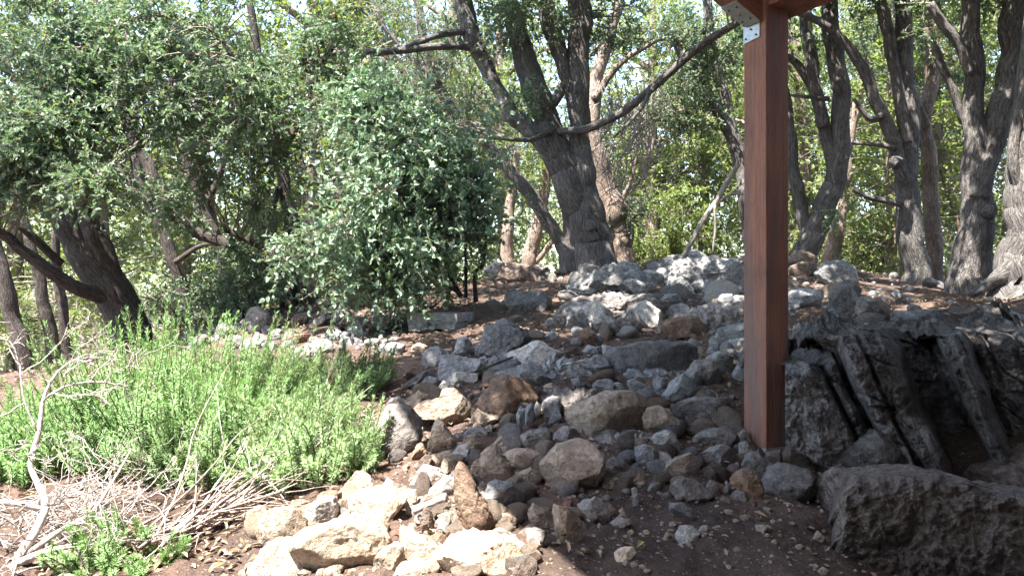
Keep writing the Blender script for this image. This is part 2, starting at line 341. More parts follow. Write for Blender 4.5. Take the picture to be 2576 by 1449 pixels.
def rk(tile, poly, m, label, T=.8, dd=0., sub=5, cuts=12, rough=.06, name='rock', depth=None, group=None, ridge=0., cat=None, kk=2.7):
    NR[0] += 1; ox, oy, s = TILE[tile]; p = np.array(poly, float)*s+np.array([ox, oy])
    x0, x1 = p[:, 0].min(), p[:, 0].max(); y0, y1 = p[:, 1].min(), p[:, 1].max(); cx, cy = (x0+x1)/2, (y0+y1)/2
    inside = p.mean(0); cx, cy = (cx+inside[0])/2, (cy+inside[1])/2
    D = depth or hit(cx, min(y1-.12*(y1-y0), 1600)) or 9.
    half = .5*math.sqrt((x1-x0)*(y1-y0)); Tw = T*half/F*D; Dc = D+Tw*.45+dd
    loc = P(cx, cy, Dc); q = np.stack([(p[:, 0]-cx)/F*Dc, (cy-p[:, 1])/F*Dc], -1)
    if not depth:
        lo = q[:, 1].min(); q[:, 1] = np.where(q[:, 1] < lo*.55, q[:, 1]-.012-.06*(q[:, 1].max()-lo), q[:, 1])
    V, Fc = rock_shape(q, Tw, NR[0], sub, cuts, rough, kk, ridge)
    o = obj(name, mesh_np(name, V, Fc), M[m], None, loc); tag(o, label, cat or name, group); return o
B_, R_, S_ = 'boulder', 'rock', 'stone'
# sunlit pile at the lower left
rk('A',[(850,1470),(900,1300),(980,1160),(1100,1080),(1220,1080),(1310,1130),(1360,1230),(1400,1350),(1440,1470)],'cream','smooth egg-shaped cream boulder in full sun at the bottom of the pile',1.,name=B_,cuts=7,rough=.03)
rk('A',[(1290,1090),(1450,1000),(1700,900),(1850,850),(1990,880),(2196,930),(2256,1060),(2190,1180),(2136,1290),(2060,1430),(1900,1455),(1500,1430),(1420,1350),(1360,1210)],'cream','broad pitted cream boulder in full sun with a dark hollow along its foot',.85,name=B_,sub=5,cuts=12,rough=.09)
rk('A',[(960,800),(1080,760),(1300,765),(1380,850),(1400,1010),(1280,1070),(1100,1070),(940,1130),(920,1000),(930,880)],'tan','squarish brown-faced rock with a bright sunlit top edge beside dry brushwood',.8,name=R_,cuts=12)
rk('A',[(740,830),(900,730),(990,750),(970,850),(930,930),(850,890)],'cream','small pale wedge of stone touching the brushwood tips',.8,name=S_)
rk('A',[(1380,830),(1480,700),(1600,640),(1700,640),(1730,740),(1720,850),(1640,940),(1420,1010),(1390,940)],'pale','rounded whitish rock dappled by twig shadows in the sunlit pile',.9,name=R_,cuts=9)
rk('A',[(1740,590),(1920,390),(1960,370),(2060,430),(2110,520),(2000,600),(1850,660),(1740,670)],'tan','peaked light brown rock nearest the low rosemary shrub',.8,name=R_)
rk('A',[(1730,690),(1860,640),(1880,760),(1740,860),(1690,780)],'tan','little tan stone wedged left of a round cream rock',.8,name=S_)
rk('B',[(-300,700),(-290,620),(-130,550),(0,525),(230,540),(180,640),(60,720),(-40,810),(-120,850),(-280,830)],'cream','big round-backed cream rock in full sun, left of a flat oval one',.9,name=R_,cuts=9)
rk('B',[(0,730),(130,610),(280,560),(310,670),(230,760),(120,860),(40,870),(-60,830)],'cream','flat oval cream stone leaning on a bigger sunlit rock',.6,name=S_,cuts=8,dd=-.04)
rk('B',[(70,540),(130,430),(180,470),(260,570),(150,570)],'pale','small white pointed stone peeking above the sunlit cream rocks',.8,name=S_)
rk('B',[(295,620),(390,560),(430,580),(425,640),(410,740),(390,820),(350,815),(320,720)],'cream','narrow upright cream stone beside the broken root',.8,name=S_)
rk('B',[(300,560),(440,370),(500,400),(570,500),(620,560),(460,590)],'mauve','dark triangular grey rock just inside the shade above the cream pile',.8,name=R_)
rk('B',[(460,350),(520,295),(700,350),(725,380),(690,430),(560,400)],'pale','white flat-topped slab shining in the sun among shaded stones',.9,name=S_,cuts=12)
rk('B',[(590,290),(650,180),(760,150),(835,220),(720,280),(680,325)],'cream','lumpy cream stone behind the white flat slab',.8,name=S_)
rk('B',[(690,320),(710,230),(800,240),(840,300),(740,400)],'cream','pale cube-like stone at the right end of the white slab',.9,name=S_,cuts=12,dd=-.03)
rk('B',[(815,180),(870,110),(950,80),(1000,280),(950,320),(880,320),(830,250)],'pale','upright white stone with a sharp sun and shadow edge',.9,name=S_,cuts=12)
rk('D',[(745,1370),(740,1290),(760,1180),(800,1080),(830,1010),(900,1080),(1020,1230),(990,1290),(920,1310),(840,1400),(790,1425)],'cream','tall pyramid-shaped cream rock, sunlit on its left face',.9,name=R_,cuts=12)
rk('B',[(375,200),(430,80),(470,75),(515,140),(480,210),(400,270)],'rust','small jagged rust-brown stone left of the pyramid-shaped rock',.8,name=S_,rough=.1)
rk('B',[(415,340),(450,250),(520,190),(585,200),(570,260),(450,370)],'brown','dull brown lump of stone in front of the jagged rusty one',.8,name=S_)
rk('B',[(835,380),(880,315),(930,340),(1000,450),(1080,600),(1160,700),(1200,800),(1250,930),(1240,1010),(1090,1000),(930,1030),(900,950),(870,800),(850,640),(830,500)],'rust','tall leaning brown spike of rock with a crumbly rusty foot',.75,name=R_,sub=5,rough=.09,cuts=8,dd=-.06)
rk('B',[(990,350),(1050,260),(1110,240),(1140,340),(1170,450),(1050,480),(1000,410)],'tan','tan chunk between the brown spike and a split pale rock',.8,name=S_)
rk('B',[(1100,200),(1170,130),(1250,150),(1300,230),(1390,290),(1415,420),(1350,505),(1220,490),(1160,410),(1105,300)],'tan','split tan rock with a ragged broken front',.85,name=R_,rough=.09,cuts=12)
rk('B',[(1335,210),(1400,150),(1580,130),(1720,180),(1755,250),(1730,330),(1600,345),(1450,340),(1380,280)],'tan','long greyish tan rock lying behind a flat yellowish one',.8,name=R_,cuts=11)
rk('B',[(1410,440),(1480,360),(1620,325),(1735,380),(1720,440),(1590,520),(1500,540),(1420,500)],'tan','flat yellowish stone tilted against the largest round tan boulder',.7,name=S_)
rk('B',[(1150,640),(1180,470),(1300,500),(1420,515),(1540,640),(1500,760),(1350,850),(1220,800),(1180,710)],'grey','blue grey rounded rock in the shade behind the brown spike',.9,name=R_,cuts=9)
rk('T',[(1005,890),(1080,800),(1190,775),(1260,800),(1312,850),(1305,940),(1260,1000),(1110,1065),(1050,1015),(1020,945)],'tan','largest round tan boulder of the pile, pale on top and brown beneath',.95,name=B_,sub=5,cuts=10,rough=.045)
rk('B',[(555,600),(640,500),(720,415),(830,440),(845,570),(760,620),(680,660),(580,660)],'pale','white and grey sunlit rock left of the brown spike',.8,name=R_)
rk('B',[(455,870),(490,780),(540,735),(600,800),(605,920),(560,1040),(480,990)],'brown','dark brown knobbly stone under the broken root',.8,name=S_,rough=.1)
rk('B',[(650,820),(790,775),(850,830),(880,890),(790,920),(710,890)],'tan','pinkish crumbly stone at the foot of the brown spike',.8,name=S_,rough=.1)
rk('B',[(255,970),(300,960),(540,1060),(640,1140),(665,1200),(630,1320),(490,1290),(320,1210),(275,1100)],'cream','triangular cream rock with a long straight top edge in full sun',.8,name=R_,cuts=12)
rk('B',[(-10,1280),(60,1200),(200,1110),(280,1150),(295,1260),(230,1340),(120,1400),(0,1400)],'tan','orange-stained cream stone between the pitted boulder and the triangular rock',.8,name=S_,rough=.08)
rk('B',[(560,1060),(640,1000),(740,1040),(745,1110),(680,1170),(610,1120)],'rust','small orange sunlit stone behind the fissured boulder',.8,name=S_)
rk('B',[(175,1430),(260,1340),(430,1280),(520,1310),(600,1400),(590,1470),(180,1470)],'cream','half-seen cream stone cut by the bottom edge of the picture',.9,name=S_)
rk('B',[(615,1380),(640,1260),(700,1150),(840,1060),(1000,1000),(1180,1010),(1290,1060),(1400,1120),(1480,1190),(1545,1290),(1480,1400),(1290,1470),(1200,1490),(615,1490)],'cream','great fissured cream boulder half in sun and half in shade',.85,name=B_,sub=5,cuts=11,rough=.075)
rk('B',[(1290,1060),(1350,1030),(1480,1080),(1580,1170),(1605,1260),(1540,1290),(1470,1190)],'pale','smooth pale stone tucked behind the fissured boulder',.8,name=S_,cuts=8)
rk('B',[(1480,1330),(1600,1270),(1650,1340),(1665,1470),(1400,1490)],'brown','dark brown stone at the right foot of the fissured boulder',.8,name=S_)
rk('B',[(1575,980),(1660,955),(1780,990),(1755,1110),(1640,1190),(1600,1130)],'mauve','small blue-grey angular stone under an egg-shaped tan one',.8,name=S_)
rk('B',[(1595,800),(1650,700),(1760,750),(1865,850),(1885,950),(1820,990),(1700,940),(1620,880)],'tan','egg-shaped tan stone resting against an angular brown one',.8,name=S_,cuts=8)
rk('B',[(1860,790),(1960,715),(2030,770),(2140,850),(2155,1110),(2040,1170),(1960,1070),(1900,940)],'tan','angular light brown rock at the edge of the bare soil',.85,name=R_,cuts=13)
rk('B',[(1250,850),(1360,820),(1440,870),(1445,970),(1330,940)],'brown','crumbly brown stone right of the spike foot',.8,name=S_,rough=.1)
rk('D',[(1120,1200),(1240,1175),(1355,1290),(1290,1380),(1200,1370)],'tan','small blocky tan stone above the upright white one',.8,name=S_,cuts=12)
rk('B',[(1195,90),(1290,10),(1440,-15),(1405,65),(1330,115),(1220,105)],'tan','thin flat tan stone below the broken grey strata',.8,name=S_)
rk('B',[(1405,90),(1450,15),(1505,60),(1480,125)],'pale','tiny pale stone right of the thin flat one',.8,name=S_)
# middle of the pile
rk('D',[(1265,870),(1400,650),(1490,540),(1640,590),(1860,680),(1885,740),(1780,860),(1700,930),(1640,980),(1560,1010),(1440,990),(1380,940),(1290,890)],'rust','big tilted rusty orange block in the middle of the pile',.8,name=B_,sub=5,cuts=13,rough=.06)
rk('D',[(1175,1060),(1200,980),(1270,900),(1360,960),(1500,985),(1400,1050),(1300,1090),(1185,1100)],'tan','pointed grey-tan stone under the tilted rusty block',.8,name=S_,cuts=12)
rk('D',[(595,940),(700,850),(890,790),(920,710),(1040,690),(1135,740),(1175,830),(1175,1000),(1060,1160),(960,1150),(930,1080),(850,990),(700,980)],'tan','large flat-topped tan rock with flaking grey crust',.8,name=B_,sub=5,cuts=12,rough=.07)
rk('D',[(455,870),(520,790),(640,710),(760,750),(835,770),(700,840),(600,920),(560,935)],'tan','yellowish tan rock between the dark boulder and the flaking one',.8,name=R_)
rk('D',[(120,1200),(200,1050),(290,900),(420,870),(560,920),(645,1020),(655,1200),(560,1400),(470,1440),(360,1400),(200,1320),(125,1290)],'mauve','large dark purplish boulder beside the rosemary',.85,name=B_,sub=5,cuts=9,rough=.05)
rk('D',[(290,860),(350,790),(465,780),(490,840),(430,910),(320,920)],'grey','grey stone perched behind the dark purplish boulder',.8,name=S_)
rk('D',[(605,640),(640,570),(740,550),(815,570),(835,660),(760,710),(610,700)],'grey','cube-like blue-grey stone right of a dark blade of rock',.8,name=S_)
rk('D',[(415,710),(560,590),(700,500),(795,495),(785,565),(680,590),(590,630),(520,720)],'dark','thin dark blade of rock at the lower edge of the path',.6,name=R_)
rk('D',[(675,440),(700,320),(780,250),(850,240),(945,310),(925,410),(800,460)],'grey','round blue-grey stone at the right end of the bare path',.9,name=R_,cuts=8)
rk('D',[(865,580),(880,420),(930,335),(1100,345),(1250,380),(1300,460),(1180,530),(1000,560),(900,610)],'grey','broad blue-grey block behind a flat pale slab',.85,name=R_,cuts=7)
rk('D',[(935,620),(1000,520),(1160,510),(1255,530),(1245,590),(1150,650),(1030,660)],'pale','flat pale grey slab in front of the broad blue-grey block',.9,name=S_,cuts=12,rough=.04)
rk('D',[(855,670),(900,600),(980,620),(1030,660),(970,710),(880,715)],'pale','small speckled stone left of the flat pale slab',.8,name=S_)
rk('D',[(1005,330),(1060,145),(1195,140),(1205,240),(1170,320),(1080,350)],'grey','upright grey block left of the dark crag',.8,name=R_)
rk('D',[(1225,340),(1250,210),(1345,190),(1350,250),(1290,340)],'grey','narrow grey stone leaning on the dark crag',.8,name=S_)
rk('G',[(385,1300),(430,1120),(470,950),(560,885),(640,865),(760,930),(910,1090),(760,1200),(640,1290),(490,1310)],'dark','dark furrowed crag with a knob on top, left of the path centre',.85,name=B_,sub=5,cuts=10,rough=.09,ridge=.05)
rk('D',[(1470,510),(1560,390),(1700,280),(1890,185),(1960,200),(2130,290),(2175,330),(1990,410),(1870,470),(1700,430),(1600,430)],'pale','long tilted pale grey slab right of the dark crag',.55,name=R_,cuts=12,rough=.05)
rk('D',[(1460,530),(1600,415),(1690,425),(1705,550),(1620,580),(1500,560)],'grey','grey wedge below the long tilted slab',.8,name=R_)
rk('D',[(1690,460),(1790,465),(2000,570),(2045,630),(1900,680),(1740,630)],'grey','sloping grey stone just right of the tilted rusty block top',.8,name=R_)
rk('G',[(1055,1050),(1150,970),(1215,1010),(1235,1075),(1100,1080)],'grey','smooth rounded grey stone on the soil above the tilted slab',.8,name=S_,cuts=7)
rk('G',[(1075,940),(1090,870),(1140,845),(1210,900),(1190,950),(1100,955)],'grey','second smooth grey stone farther up the soil strip',.8,name=S_,cuts=7)
g = 'upright slices of broken grey strata'
for q, t in (([(1515,1130),(1530,1020),(1620,985),(1675,1010),(1665,1140),(1590,1170)],'squat slice of grey strata directly under the rusty block'),
             ([(1675,1110),(1680,960),(1720,885),(1765,920),(1765,1090),(1710,1160)],'slim upright slice of grey strata second from the rusty block'),
             ([(1765,1060),(1780,900),(1840,835),(1870,900),(1870,1060),(1800,1120)],'tallest upright slice of grey strata right of the rusty block'),
             ([(1860,910),(1890,825),(1935,880),(1930,1010),(1870,1020)],'short slice of grey strata behind the tallest one'),
             ([(1955,900),(1970,800),(2060,765),(2155,780),(2145,910),(2060,1010),(1985,970)],'broad double slice of grey strata nearest the big tan boulder'),
             ([(1995,1070),(2060,960),(2130,900),(2150,1000),(2070,1110)],'lowest slice of grey strata below the broad double one')):
    rk('D',q,'grey',t,1.,name=R_,group=g,cuts=8,rough=.07)
rk('D',[(1870,1040),(1880,1010),(1990,1040),(1990,1110),(1890,1120)],'rust','small squarish rust stone at the foot of the grey strata',.8,name=S_)
rk('D',[(1695,1260),(1730,1180),(1870,1145),(1960,1105),(2045,1150),(2050,1260),(2000,1400),(1900,1370),(1750,1310)],'mauve','dark grey rounded rock below the broken strata',.85,name=R_,cuts=9)
rk('E',[(75,1310),(110,1150),(200,1085),(300,1105),(355,1180),(210,1260)],'mauve','dark rounded rock behind the largest round tan boulder',.85,name=R_,cuts=8)
rk('D',[(1105,1190),(1180,1120),(1345,1105),(1370,1170),(1300,1230),(1200,1190)],'grey','low grey stone in the shade beneath the flaking rock',.8,name=S_)
rk('D',[(1835,780),(1960,695),(2045,710),(1965,790),(1880,830)],'tan','flat pinkish tan stone at the right corner of the rusty block',.7,name=S_)
rk('D',[(1965,655),(2040,625),(2115,660),(2080,715),(2000,705)],'tan','small grey-tan stone on the soil above the strata',.8,name=S_)
rk('D',[(165,300),(230,205),(380,195),(485,230),(445,300),(280,330)],'grey','flat cracked grey stone set in the bare path',.6,name=S_,cuts=9)
rk('D',[(565,255),(640,200),(745,250),(650,300)],'cream','low pale stone in the sun patch on the path',.7,name=S_)
rk('D',[(1825,460),(1930,385),(2035,410),(1995,480),(1890,500)],'tan','pinkish flat stone below the long tilted slab',.7,name=S_)
rk('E',[(25,510),(60,425),(185,425),(195,570),(50,580)],'grey','squat grey stone left of the dark blue slab',.8,name=S_)
rk('E',[(660,330),(720,250),(880,235),(1000,200),(1200,195),(1380,210),(1500,270),(1605,380),(1480,470),(1250,530),(1060,590),(900,580),(780,510),(700,410)],'dark','long dark boulder lying across the slope with a pale chip',.7,name=B_,sub=5,cuts=8,rough=.05)
rk('E',[(265,490),(330,410),(520,335),(640,365),(705,430),(560,510),(400,570),(285,570)],'grey','dark blue slab tilted against the long dark boulder',.6,name=R_,cuts=9)
rk('E',[(285,235),(340,130),(400,55),(440,40),(505,90),(510,185),(470,240),(380,250)],'rust','rounded rust-brown stone standing upright on the soil',.9,name=R_,cuts=7,rough=.03)
rk('E',[(165,310),(260,245),(335,270),(305,350),(200,340)],'brown','knobbly brown stone at the left foot of the rust-brown upright one',.8,name=S_,rough=.1)
rk('E',[(385,290),(460,225),(585,240),(575,310),(430,350)],'grey','knobbly grey stone at the right foot of the rust-brown upright one',.8,name=S_,rough=.1)
rk('E',[(580,290),(600,220),(690,235),(690,290),(620,330)],'pale','speckled grey stone left of the long dark boulder',.8,name=S_)
rk('E',[(245,950),(360,880),(500,790),(640,725),(860,735),(1010,800),(1095,880),(1030,990),(850,1150),(740,1210),(620,1220),(540,1180),(390,1120),(280,1040)],'tan','big wedge-shaped pinkish tan boulder left of the post',.85,name=B_,sub=5,cuts=11,rough=.04)
rk('E',[(1035,990),(1080,900),(1180,875),(1280,930),(1370,1010),(1435,1140),(1350,1190),(1150,1170),(1050,1090)],'tan','humped tan rock with an overhanging lip beside the wedge-shaped boulder',.85,name=R_,cuts=9)
rk('E',[(1325,890),(1400,825),(1620,785),(1900,775),(1945,830),(1910,910),(1830,1030),(1690,1020),(1500,1050),(1380,990)],'mauve','rough purplish slab of rock left of the post foot',.75,name=R_,sub=5,rough=.08)
rk('E',[(1245,740),(1330,630),(1460,535),(1520,590),(1625,730),(1560,800),(1340,850),(1280,800)],'grey','grey peaked rock under the right end of the long dark boulder',.85,name=R_,cuts=12)
g = 'small grey blocks under the long dark boulder'
for q, t in (([(500,645),(560,600),(690,590),(725,640),(715,720),(560,750)],'largest of the small grey blocks under the dark blue slab'),
             ([(720,625),(790,620),(845,690),(770,705)],'tiny grey block right of the largest one under the slab'),
             ([(875,600),(940,585),(1040,650),(1125,725),(920,740)],'sloping grey block under the middle of the long dark boulder'),
             ([(1135,615),(1180,560),(1250,580),(1235,710),(1170,750)],'narrow upright grey block under the long dark boulder'),
             ([(275,600),(340,565),(415,640),(405,710),(300,700)],'grey block under the left end of the dark blue slab')):
    rk('E',q,'grey',t,.9,name=S_,group=g,cuts=9)
rk('E',[(1125,1220),(1180,1160),(1290,1135),(1400,1210),(1445,1340),(1380,1400),(1220,1320),(1150,1270)],'pale','lumpy pale stone below the humped tan rock',.8,name=R_,rough=.08)
rk('E',[(945,1390),(970,1320),(1060,1285),(1165,1310),(1190,1400),(1180,1510),(1060,1530),(960,1480)],'grey','bluish cube-like stone with a dark right side',.85,name=S_,cuts=12)
rk('E',[(800,1310),(880,1230),(1000,1200),(1115,1195),(1125,1260),(900,1350)],'brown','long brown stone shaded by the wedge-shaped boulder',.8,name=S_)
rk('E',[(1585,1230),(1680,1160),(1900,1095),(1990,1170),(2055,1270),(1870,1280),(1700,1320),(1620,1280)],'mauve','grey slab on the upper course left of the post foot',.8,name=R_)
rk('C',[(1265,190),(1440,85),(1635,160),(1645,220),(1450,300),(1330,300)],'mauve','grey wedge under the upper slab left of the post foot',.8,name=R_)
rk('C',[(840,370),(900,290),(1000,220),(1150,185),(1210,250),(1190,410),(1050,440),(880,430)],'tan','flat-faced tan rock in the middle of the rubble left of the post',.85,name=R_,cuts=8)
rk('C',[(825,160),(900,180),(950,220),(845,310)],'pale','pale chip above the flat-faced tan rock',.8,name=S_)
rk('C',[(975,580),(1000,480),(1080,440),(1240,450),(1325,520),(1365,600),(1280,710),(1100,690),(1000,640)],'mauve','rounded mottled grey rock at the foot of the rubble',.85,name=R_,cuts=9)
rk('C',[(1585,450),(1640,370),(1780,355),(1880,480),(1915,570),(1830,660),(1700,650),(1650,570)],'rust','crumbly orange-tan rock at the foot of the post',.85,name=R_,rough=.1,cuts=12)
rk('U',[(408,990),(440,915),(490,895),(600,915),(690,980),(690,1005),(560,1065),(450,1075),(415,1025)],'mauve','large grey rock right below the post with a dark side',.85,name=R_,cuts=10)
rk('U',[(300,900),(330,845),(380,830),(432,900),(425,965),(370,945)],'mauve','greyish rounded stone directly under the post base',.85,name=S_,cuts=8,dd=-.04)
rk('U',[(412,870),(430,832),(490,828),(503,890),(440,915)],'brown','small brown stone under the right corner of the post',.85,name=S_,dd=-.02)
rk('U',[(497,870),(530,805),(600,815),(632,880),(620,935),(560,915)],'brown','brown blocky stone right of the post base',.85,name=S_)
rk('U',[(278,850),(290,788),(330,778),(352,830),(310,872)],'pale','pale upright stone at the left corner of the post',.85,name=S_)
rk('U',[(268,760),(310,722),(352,780),(300,795)],'tan','tan stone touching the left side of the post',.85,name=S_)
rk('C',[(225,470),(350,428),(480,448),(515,490),(390,565),(250,540)],'tan','flat brown oval stone in the shade under the largest round tan boulder',.7,name=S_,cuts=8)
rk('C',[(555,465),(610,385),(705,475),(685,520)],'rust','small orange-brown stone on the soil next to the flat brown oval one',.8,name=S_)
rk('C',[(325,395),(420,362),(485,400),(400,435)],'tan','little tan stone above the flat brown oval one',.8,name=S_)
rk('C',[(215,400),(270,245),(350,205),(455,260),(535,340),(480,410)],'mauve','grey rock behind the flat brown oval stone',.8,name=R_)
rk('C',[(-10,730),(20,700),(150,635),(270,720),(305,840),(210,940),(80,910)],'mauve','rough lumpy grey rock half sunk in the bare soil',.8,name=R_,rough=.1)
rk('C',[(255,710),(300,688),(412,800),(385,840),(300,805)],'brown','brown oval stone lying on the lumpy sunken rock edge',.7,name=S_)
rk('C',[(405,765),(440,745),(495,815),(450,840)],'tan','tiny tan stone beside the brown oval one on the soil',.8,name=S_)
rk('C',[(315,905),(390,845),(480,855),(505,900),(430,935)],'pale','small white stone alone on the dark soil',.8,name=S_,cuts=8)
rk('C',[(995,1020),(1060,935),(1170,925),(1235,990),(1205,1085),(1090,1115)],'pale','rounded pale grey stone on the dark soil left of the crumbled wall',.85,name=S_,cuts=8)
rk('C',[(1225,985),(1280,928),(1332,930),(1325,1005)],'pale','tiny pale stone behind the rounded pale grey one on the soil',.8,name=S_)
rk('C',[(360,1220),(420,1165),(540,1155),(575,1210),(430,1305),(378,1275)],'cream','cream rounded stone at the bottom edge of the dark soil',.85,name=S_,cuts=7)
rk('C',[(540,570),(580,540),(620,720),(560,755)],'mauve','thin upright stone poking out of the dark soil',.8,name=S_)
rk('C',[(940,760),(970,690),(1100,700),(1250,840),(1200,880),(1010,830)],'dark','black charred-looking stone on the dark soil',.8,name=S_,rough=.09)
rk('C',[(860,1070),(900,1000),(960,1000),(990,1070),(900,1100)],'tan','buff crumbled stone left of the rounded pale grey one',.8,name=S_,rough=.1)
rk('B',[(1890,700),(1980,640),(2065,670),(2005,725),(1920,745)],'redclay','terracotta-red tile shard lying on the rubble',.35,name='tile_shard',cuts=9,rough=.03,cat='shard',sub=3)
rk('C',[(1300,470),(1290,330),(1340,310),(1440,390),(1380,470)],'brown','brown stone in the gap right of the flat-faced tan rock',.85,name=S_)
rk('C',[(1515,360),(1560,300),(1640,290),(1680,340),(1590,430)],'brown','brownish triangular stone above the crumbly orange-tan rock',.85,name=S_)
rk('C',[(1360,640),(1370,500),(1420,480),(1450,620),(1420,660)],'brown','slim brown stone right of the rounded mottled grey rock',.85,name=S_)
# upper slope
rk('G',[(655,650),(690,575),(740,560),(1060,565),(1085,600),(1070,730),(900,770),(740,740),(690,710)],'grey','squared blue-grey block of stone tilted on the upper slope',.95,name='stone_block',cuts=7,rough=.025,cat='stone block',kk=6)
rk('G',[(1310,830),(1340,720),(1420,685),(1480,720),(1605,880),(1625,970),(1400,1020),(1330,960)],'grey','rounded blue-grey hump of bedrock at the left of the fissured pale outcrop',.85,name=B_,cuts=9)
rk('G',[(1470,720),(1560,675),(1660,675),(1780,850),(1875,960),(1840,1040),(1700,1030),(1610,960),(1545,830)],'pale','pale wrinkled bedrock hump in the middle of the upper slope',.8,name=B_,rough=.1,cuts=9,ridge=.04)
rk('G',[(1675,640),(1740,575),(1880,575),(1985,640),(2005,720),(1930,790),(1800,840),(1720,780)],'pale','pale wrinkled bedrock top above the other pale humps',.8,name=B_,rough=.1,cuts=9,ridge=.05)
rk('G',[(1810,870),(1900,800),(2000,755),(2065,830),(2100,940),(1980,1010),(1890,1020)],'mauve','dark grey cut face of bedrock between two pale stones',.8,name=R_,cuts=10)
rk('H',[(560,735),(720,665),(850,780),(865,870),(800,985),(735,940),(630,830)],'pale','pale square slab with a crack, right of the wrinkled bedrock',.7,name=R_,cuts=10,rough=.04)
rk('H',[(855,760),(960,700),(1060,690),(1165,720),(1165,830),(950,840)],'grey','grey stone behind the orange-topped block',.8,name=R_)
rk('H',[(865,940),(930,850),(1060,830),(1230,825),(1325,950),(1300,1010),(1160,1110),(1090,1010),(960,1010)],'rust','orange-topped block with a dark brown right face',.85,name=R_,cuts=12,rough=.07)
rk('H',[(1235,810),(1290,755),(1385,760),(1405,840),(1310,860)],'pale','white sunlit stone right of the orange-topped block',.85,name=S_)
rk('H',[(1285,870),(1395,845),(1435,900),(1390,960),(1305,960)],'grey','blue-grey stone under the white sunlit one',.85,name=S_)
rk('H',[(815,710),(900,595),(1010,585),(1065,640),(1000,700),(850,750)],'grey','blue-grey stone behind the pale square slab',.85,name=S_)
rk('H',[(1435,650),(1500,588),(1605,590),(1605,690),(1540,740),(1445,725)],'grey','round blue stone just left of the post at the upper slope',.85,name=S_,cuts=8)
rk('H',[(1585,680),(1640,605),(1745,615),(1750,745),(1640,750)],'pale','white-topped stone half hidden by the left edge of the post',.85,name=S_)
rk('H',[(1545,765),(1640,735),(1745,840),(1705,890),(1580,840)],'pale','pale sloping stone beside the post below the white-topped one',.8,name=S_)
rk('H',[(1435,1040),(1500,955),(1760,890),(1790,1080),(1560,1140),(1490,1170)],'grey','banded grey boulder half behind the post',.85,name=B_,cuts=8)
rk('H',[(1550,1140),(1600,1075),(1760,1055),(1770,1190),(1580,1200)],'pale','bright white sunlit stone against the left side of the post',.85,name=R_,cuts=8)
rk('H',[(1355,1200),(1400,1115),(1480,1118),(1515,1195),(1400,1230)],'grey','small blue-grey stone left of the bright white one',.85,name=S_)
rk('H',[(1325,1290),(1480,1205),(1600,1265),(1625,1390),(1560,1460),(1400,1410)],'pale','pale rough rock below the bright white stone',.85,name=R_,rough=.09)
rk('H',[(1130,1440),(1250,1305),(1380,1285),(1510,1449),(1450,1570),(1250,1510)],'mauve','grey sloping rock at the right end of the long dark boulder',.85,name=R_)
rk('H',[(1620,1450),(1690,1285),(1765,1245),(1790,1510),(1640,1550)],'grey','upright flaky grey rock touching the left side of the post',.8,name=R_,rough=.08)
rk('G',[(595,390),(640,300),(760,258),(860,298),(965,410),(985,450),(860,470),(730,450),(640,410)],'brown','low humped dark brown rock on the crest left of the leaning oak',.8,name=B_,cuts=7,rough=.04,ridge=.04)
rk('G',[(490,290),(540,210),(645,268),(645,320),(540,330)],'pale','pale stone on the crest behind the humped brown rock',.8,name=R_)
rk('G',[(410,360),(480,285),(595,330),(545,400)],'pale','pale pinkish stone on the crest left of the humped brown rock',.8,name=R_)
rk('G',[(890,320),(960,280),(1060,280),(1130,330),(1020,350)],'mauve','flat mottled stone on the crest right of the humped brown rock',.8,name=R_)
rk('H',[(930,550),(960,445),(1050,415),(1185,398),(1205,480),(1110,530),(1050,580)],'grey','craggy grey rock low on the crest mound',.85,name=R_,rough=.09)
rk('H',[(1185,490),(1230,415),(1290,418),(1325,510),(1260,600),(1205,570)],'grey','twisted grey rock in the centre of the crest mound',.85,name=R_,rough=.09)
rk('H',[(1305,570),(1340,435),(1450,478),(1485,550),(1380,610)],'grey','dark grey rock right of the twisted one on the crest mound',.85,name=R_,rough=.08)
rk('H',[(1095,570),(1150,485),(1205,520),(1185,600),(1120,620)],'grey','small grey stone in front of the twisted rock on the mound',.85,name=S_)
rk('H',[(1385,470),(1460,438),(1545,490),(1505,540)],'pale','pale flat stone on the right of the crest mound',.8,name=S_)
rk('H',[(645,350),(800,335),(955,410),(905,480),(820,510),(680,430)],'pale','pale craggy ledge of bedrock left of the crest mound',.8,name=R_,rough=.1)
rk('H',[(235,470),(380,375),(560,325),(665,400),(655,510),(560,600),(480,590),(375,500)],'grey','wide pale bedrock hump below the leaning oak',.8,name=B_,rough=.1,sub=5)
rk('H',[(-10,460),(100,365),(255,385),(205,460)],'pale','pale bedrock ledge touching the foot of the leaning oak',.8,name=R_,rough=.09)
rk('H',[(465,470),(620,425),(745,530),(745,600),(640,600)],'grey','grey bedrock shoulder right of the wide pale hump',.8,name=R_,rough=.09)
rk('H',[(1375,340),(1440,225),(1560,265),(1690,340),(1640,410),(1480,410)],'grey','large grey rock on top of the mound near the post',.85,name=B_,rough=.07)
rk('H',[(1435,250),(1530,205),(1760,205),(1760,290),(1500,305)],'pale','white sunlit rock on the skyline of the mound near the post',.8,name=R_)
rk('H',[(855,260),(1000,175),(1200,165),(1345,200),(1385,330),(1180,300),(960,270)],'grey','broad grey rock along the skyline of the crest mound',.85,name=B_,rough=.08)
rk('H',[(685,310),(780,215),(865,230),(855,310),(760,340)],'dark','dark speckled rock on the skyline right of the leaning oak',.85,name=R_,rough=.08)
rk('H',[(1615,440),(1680,368),(1760,368),(1760,500),(1650,500)],'grey','blue-grey rock beside the post below the skyline',.85,name=R_)
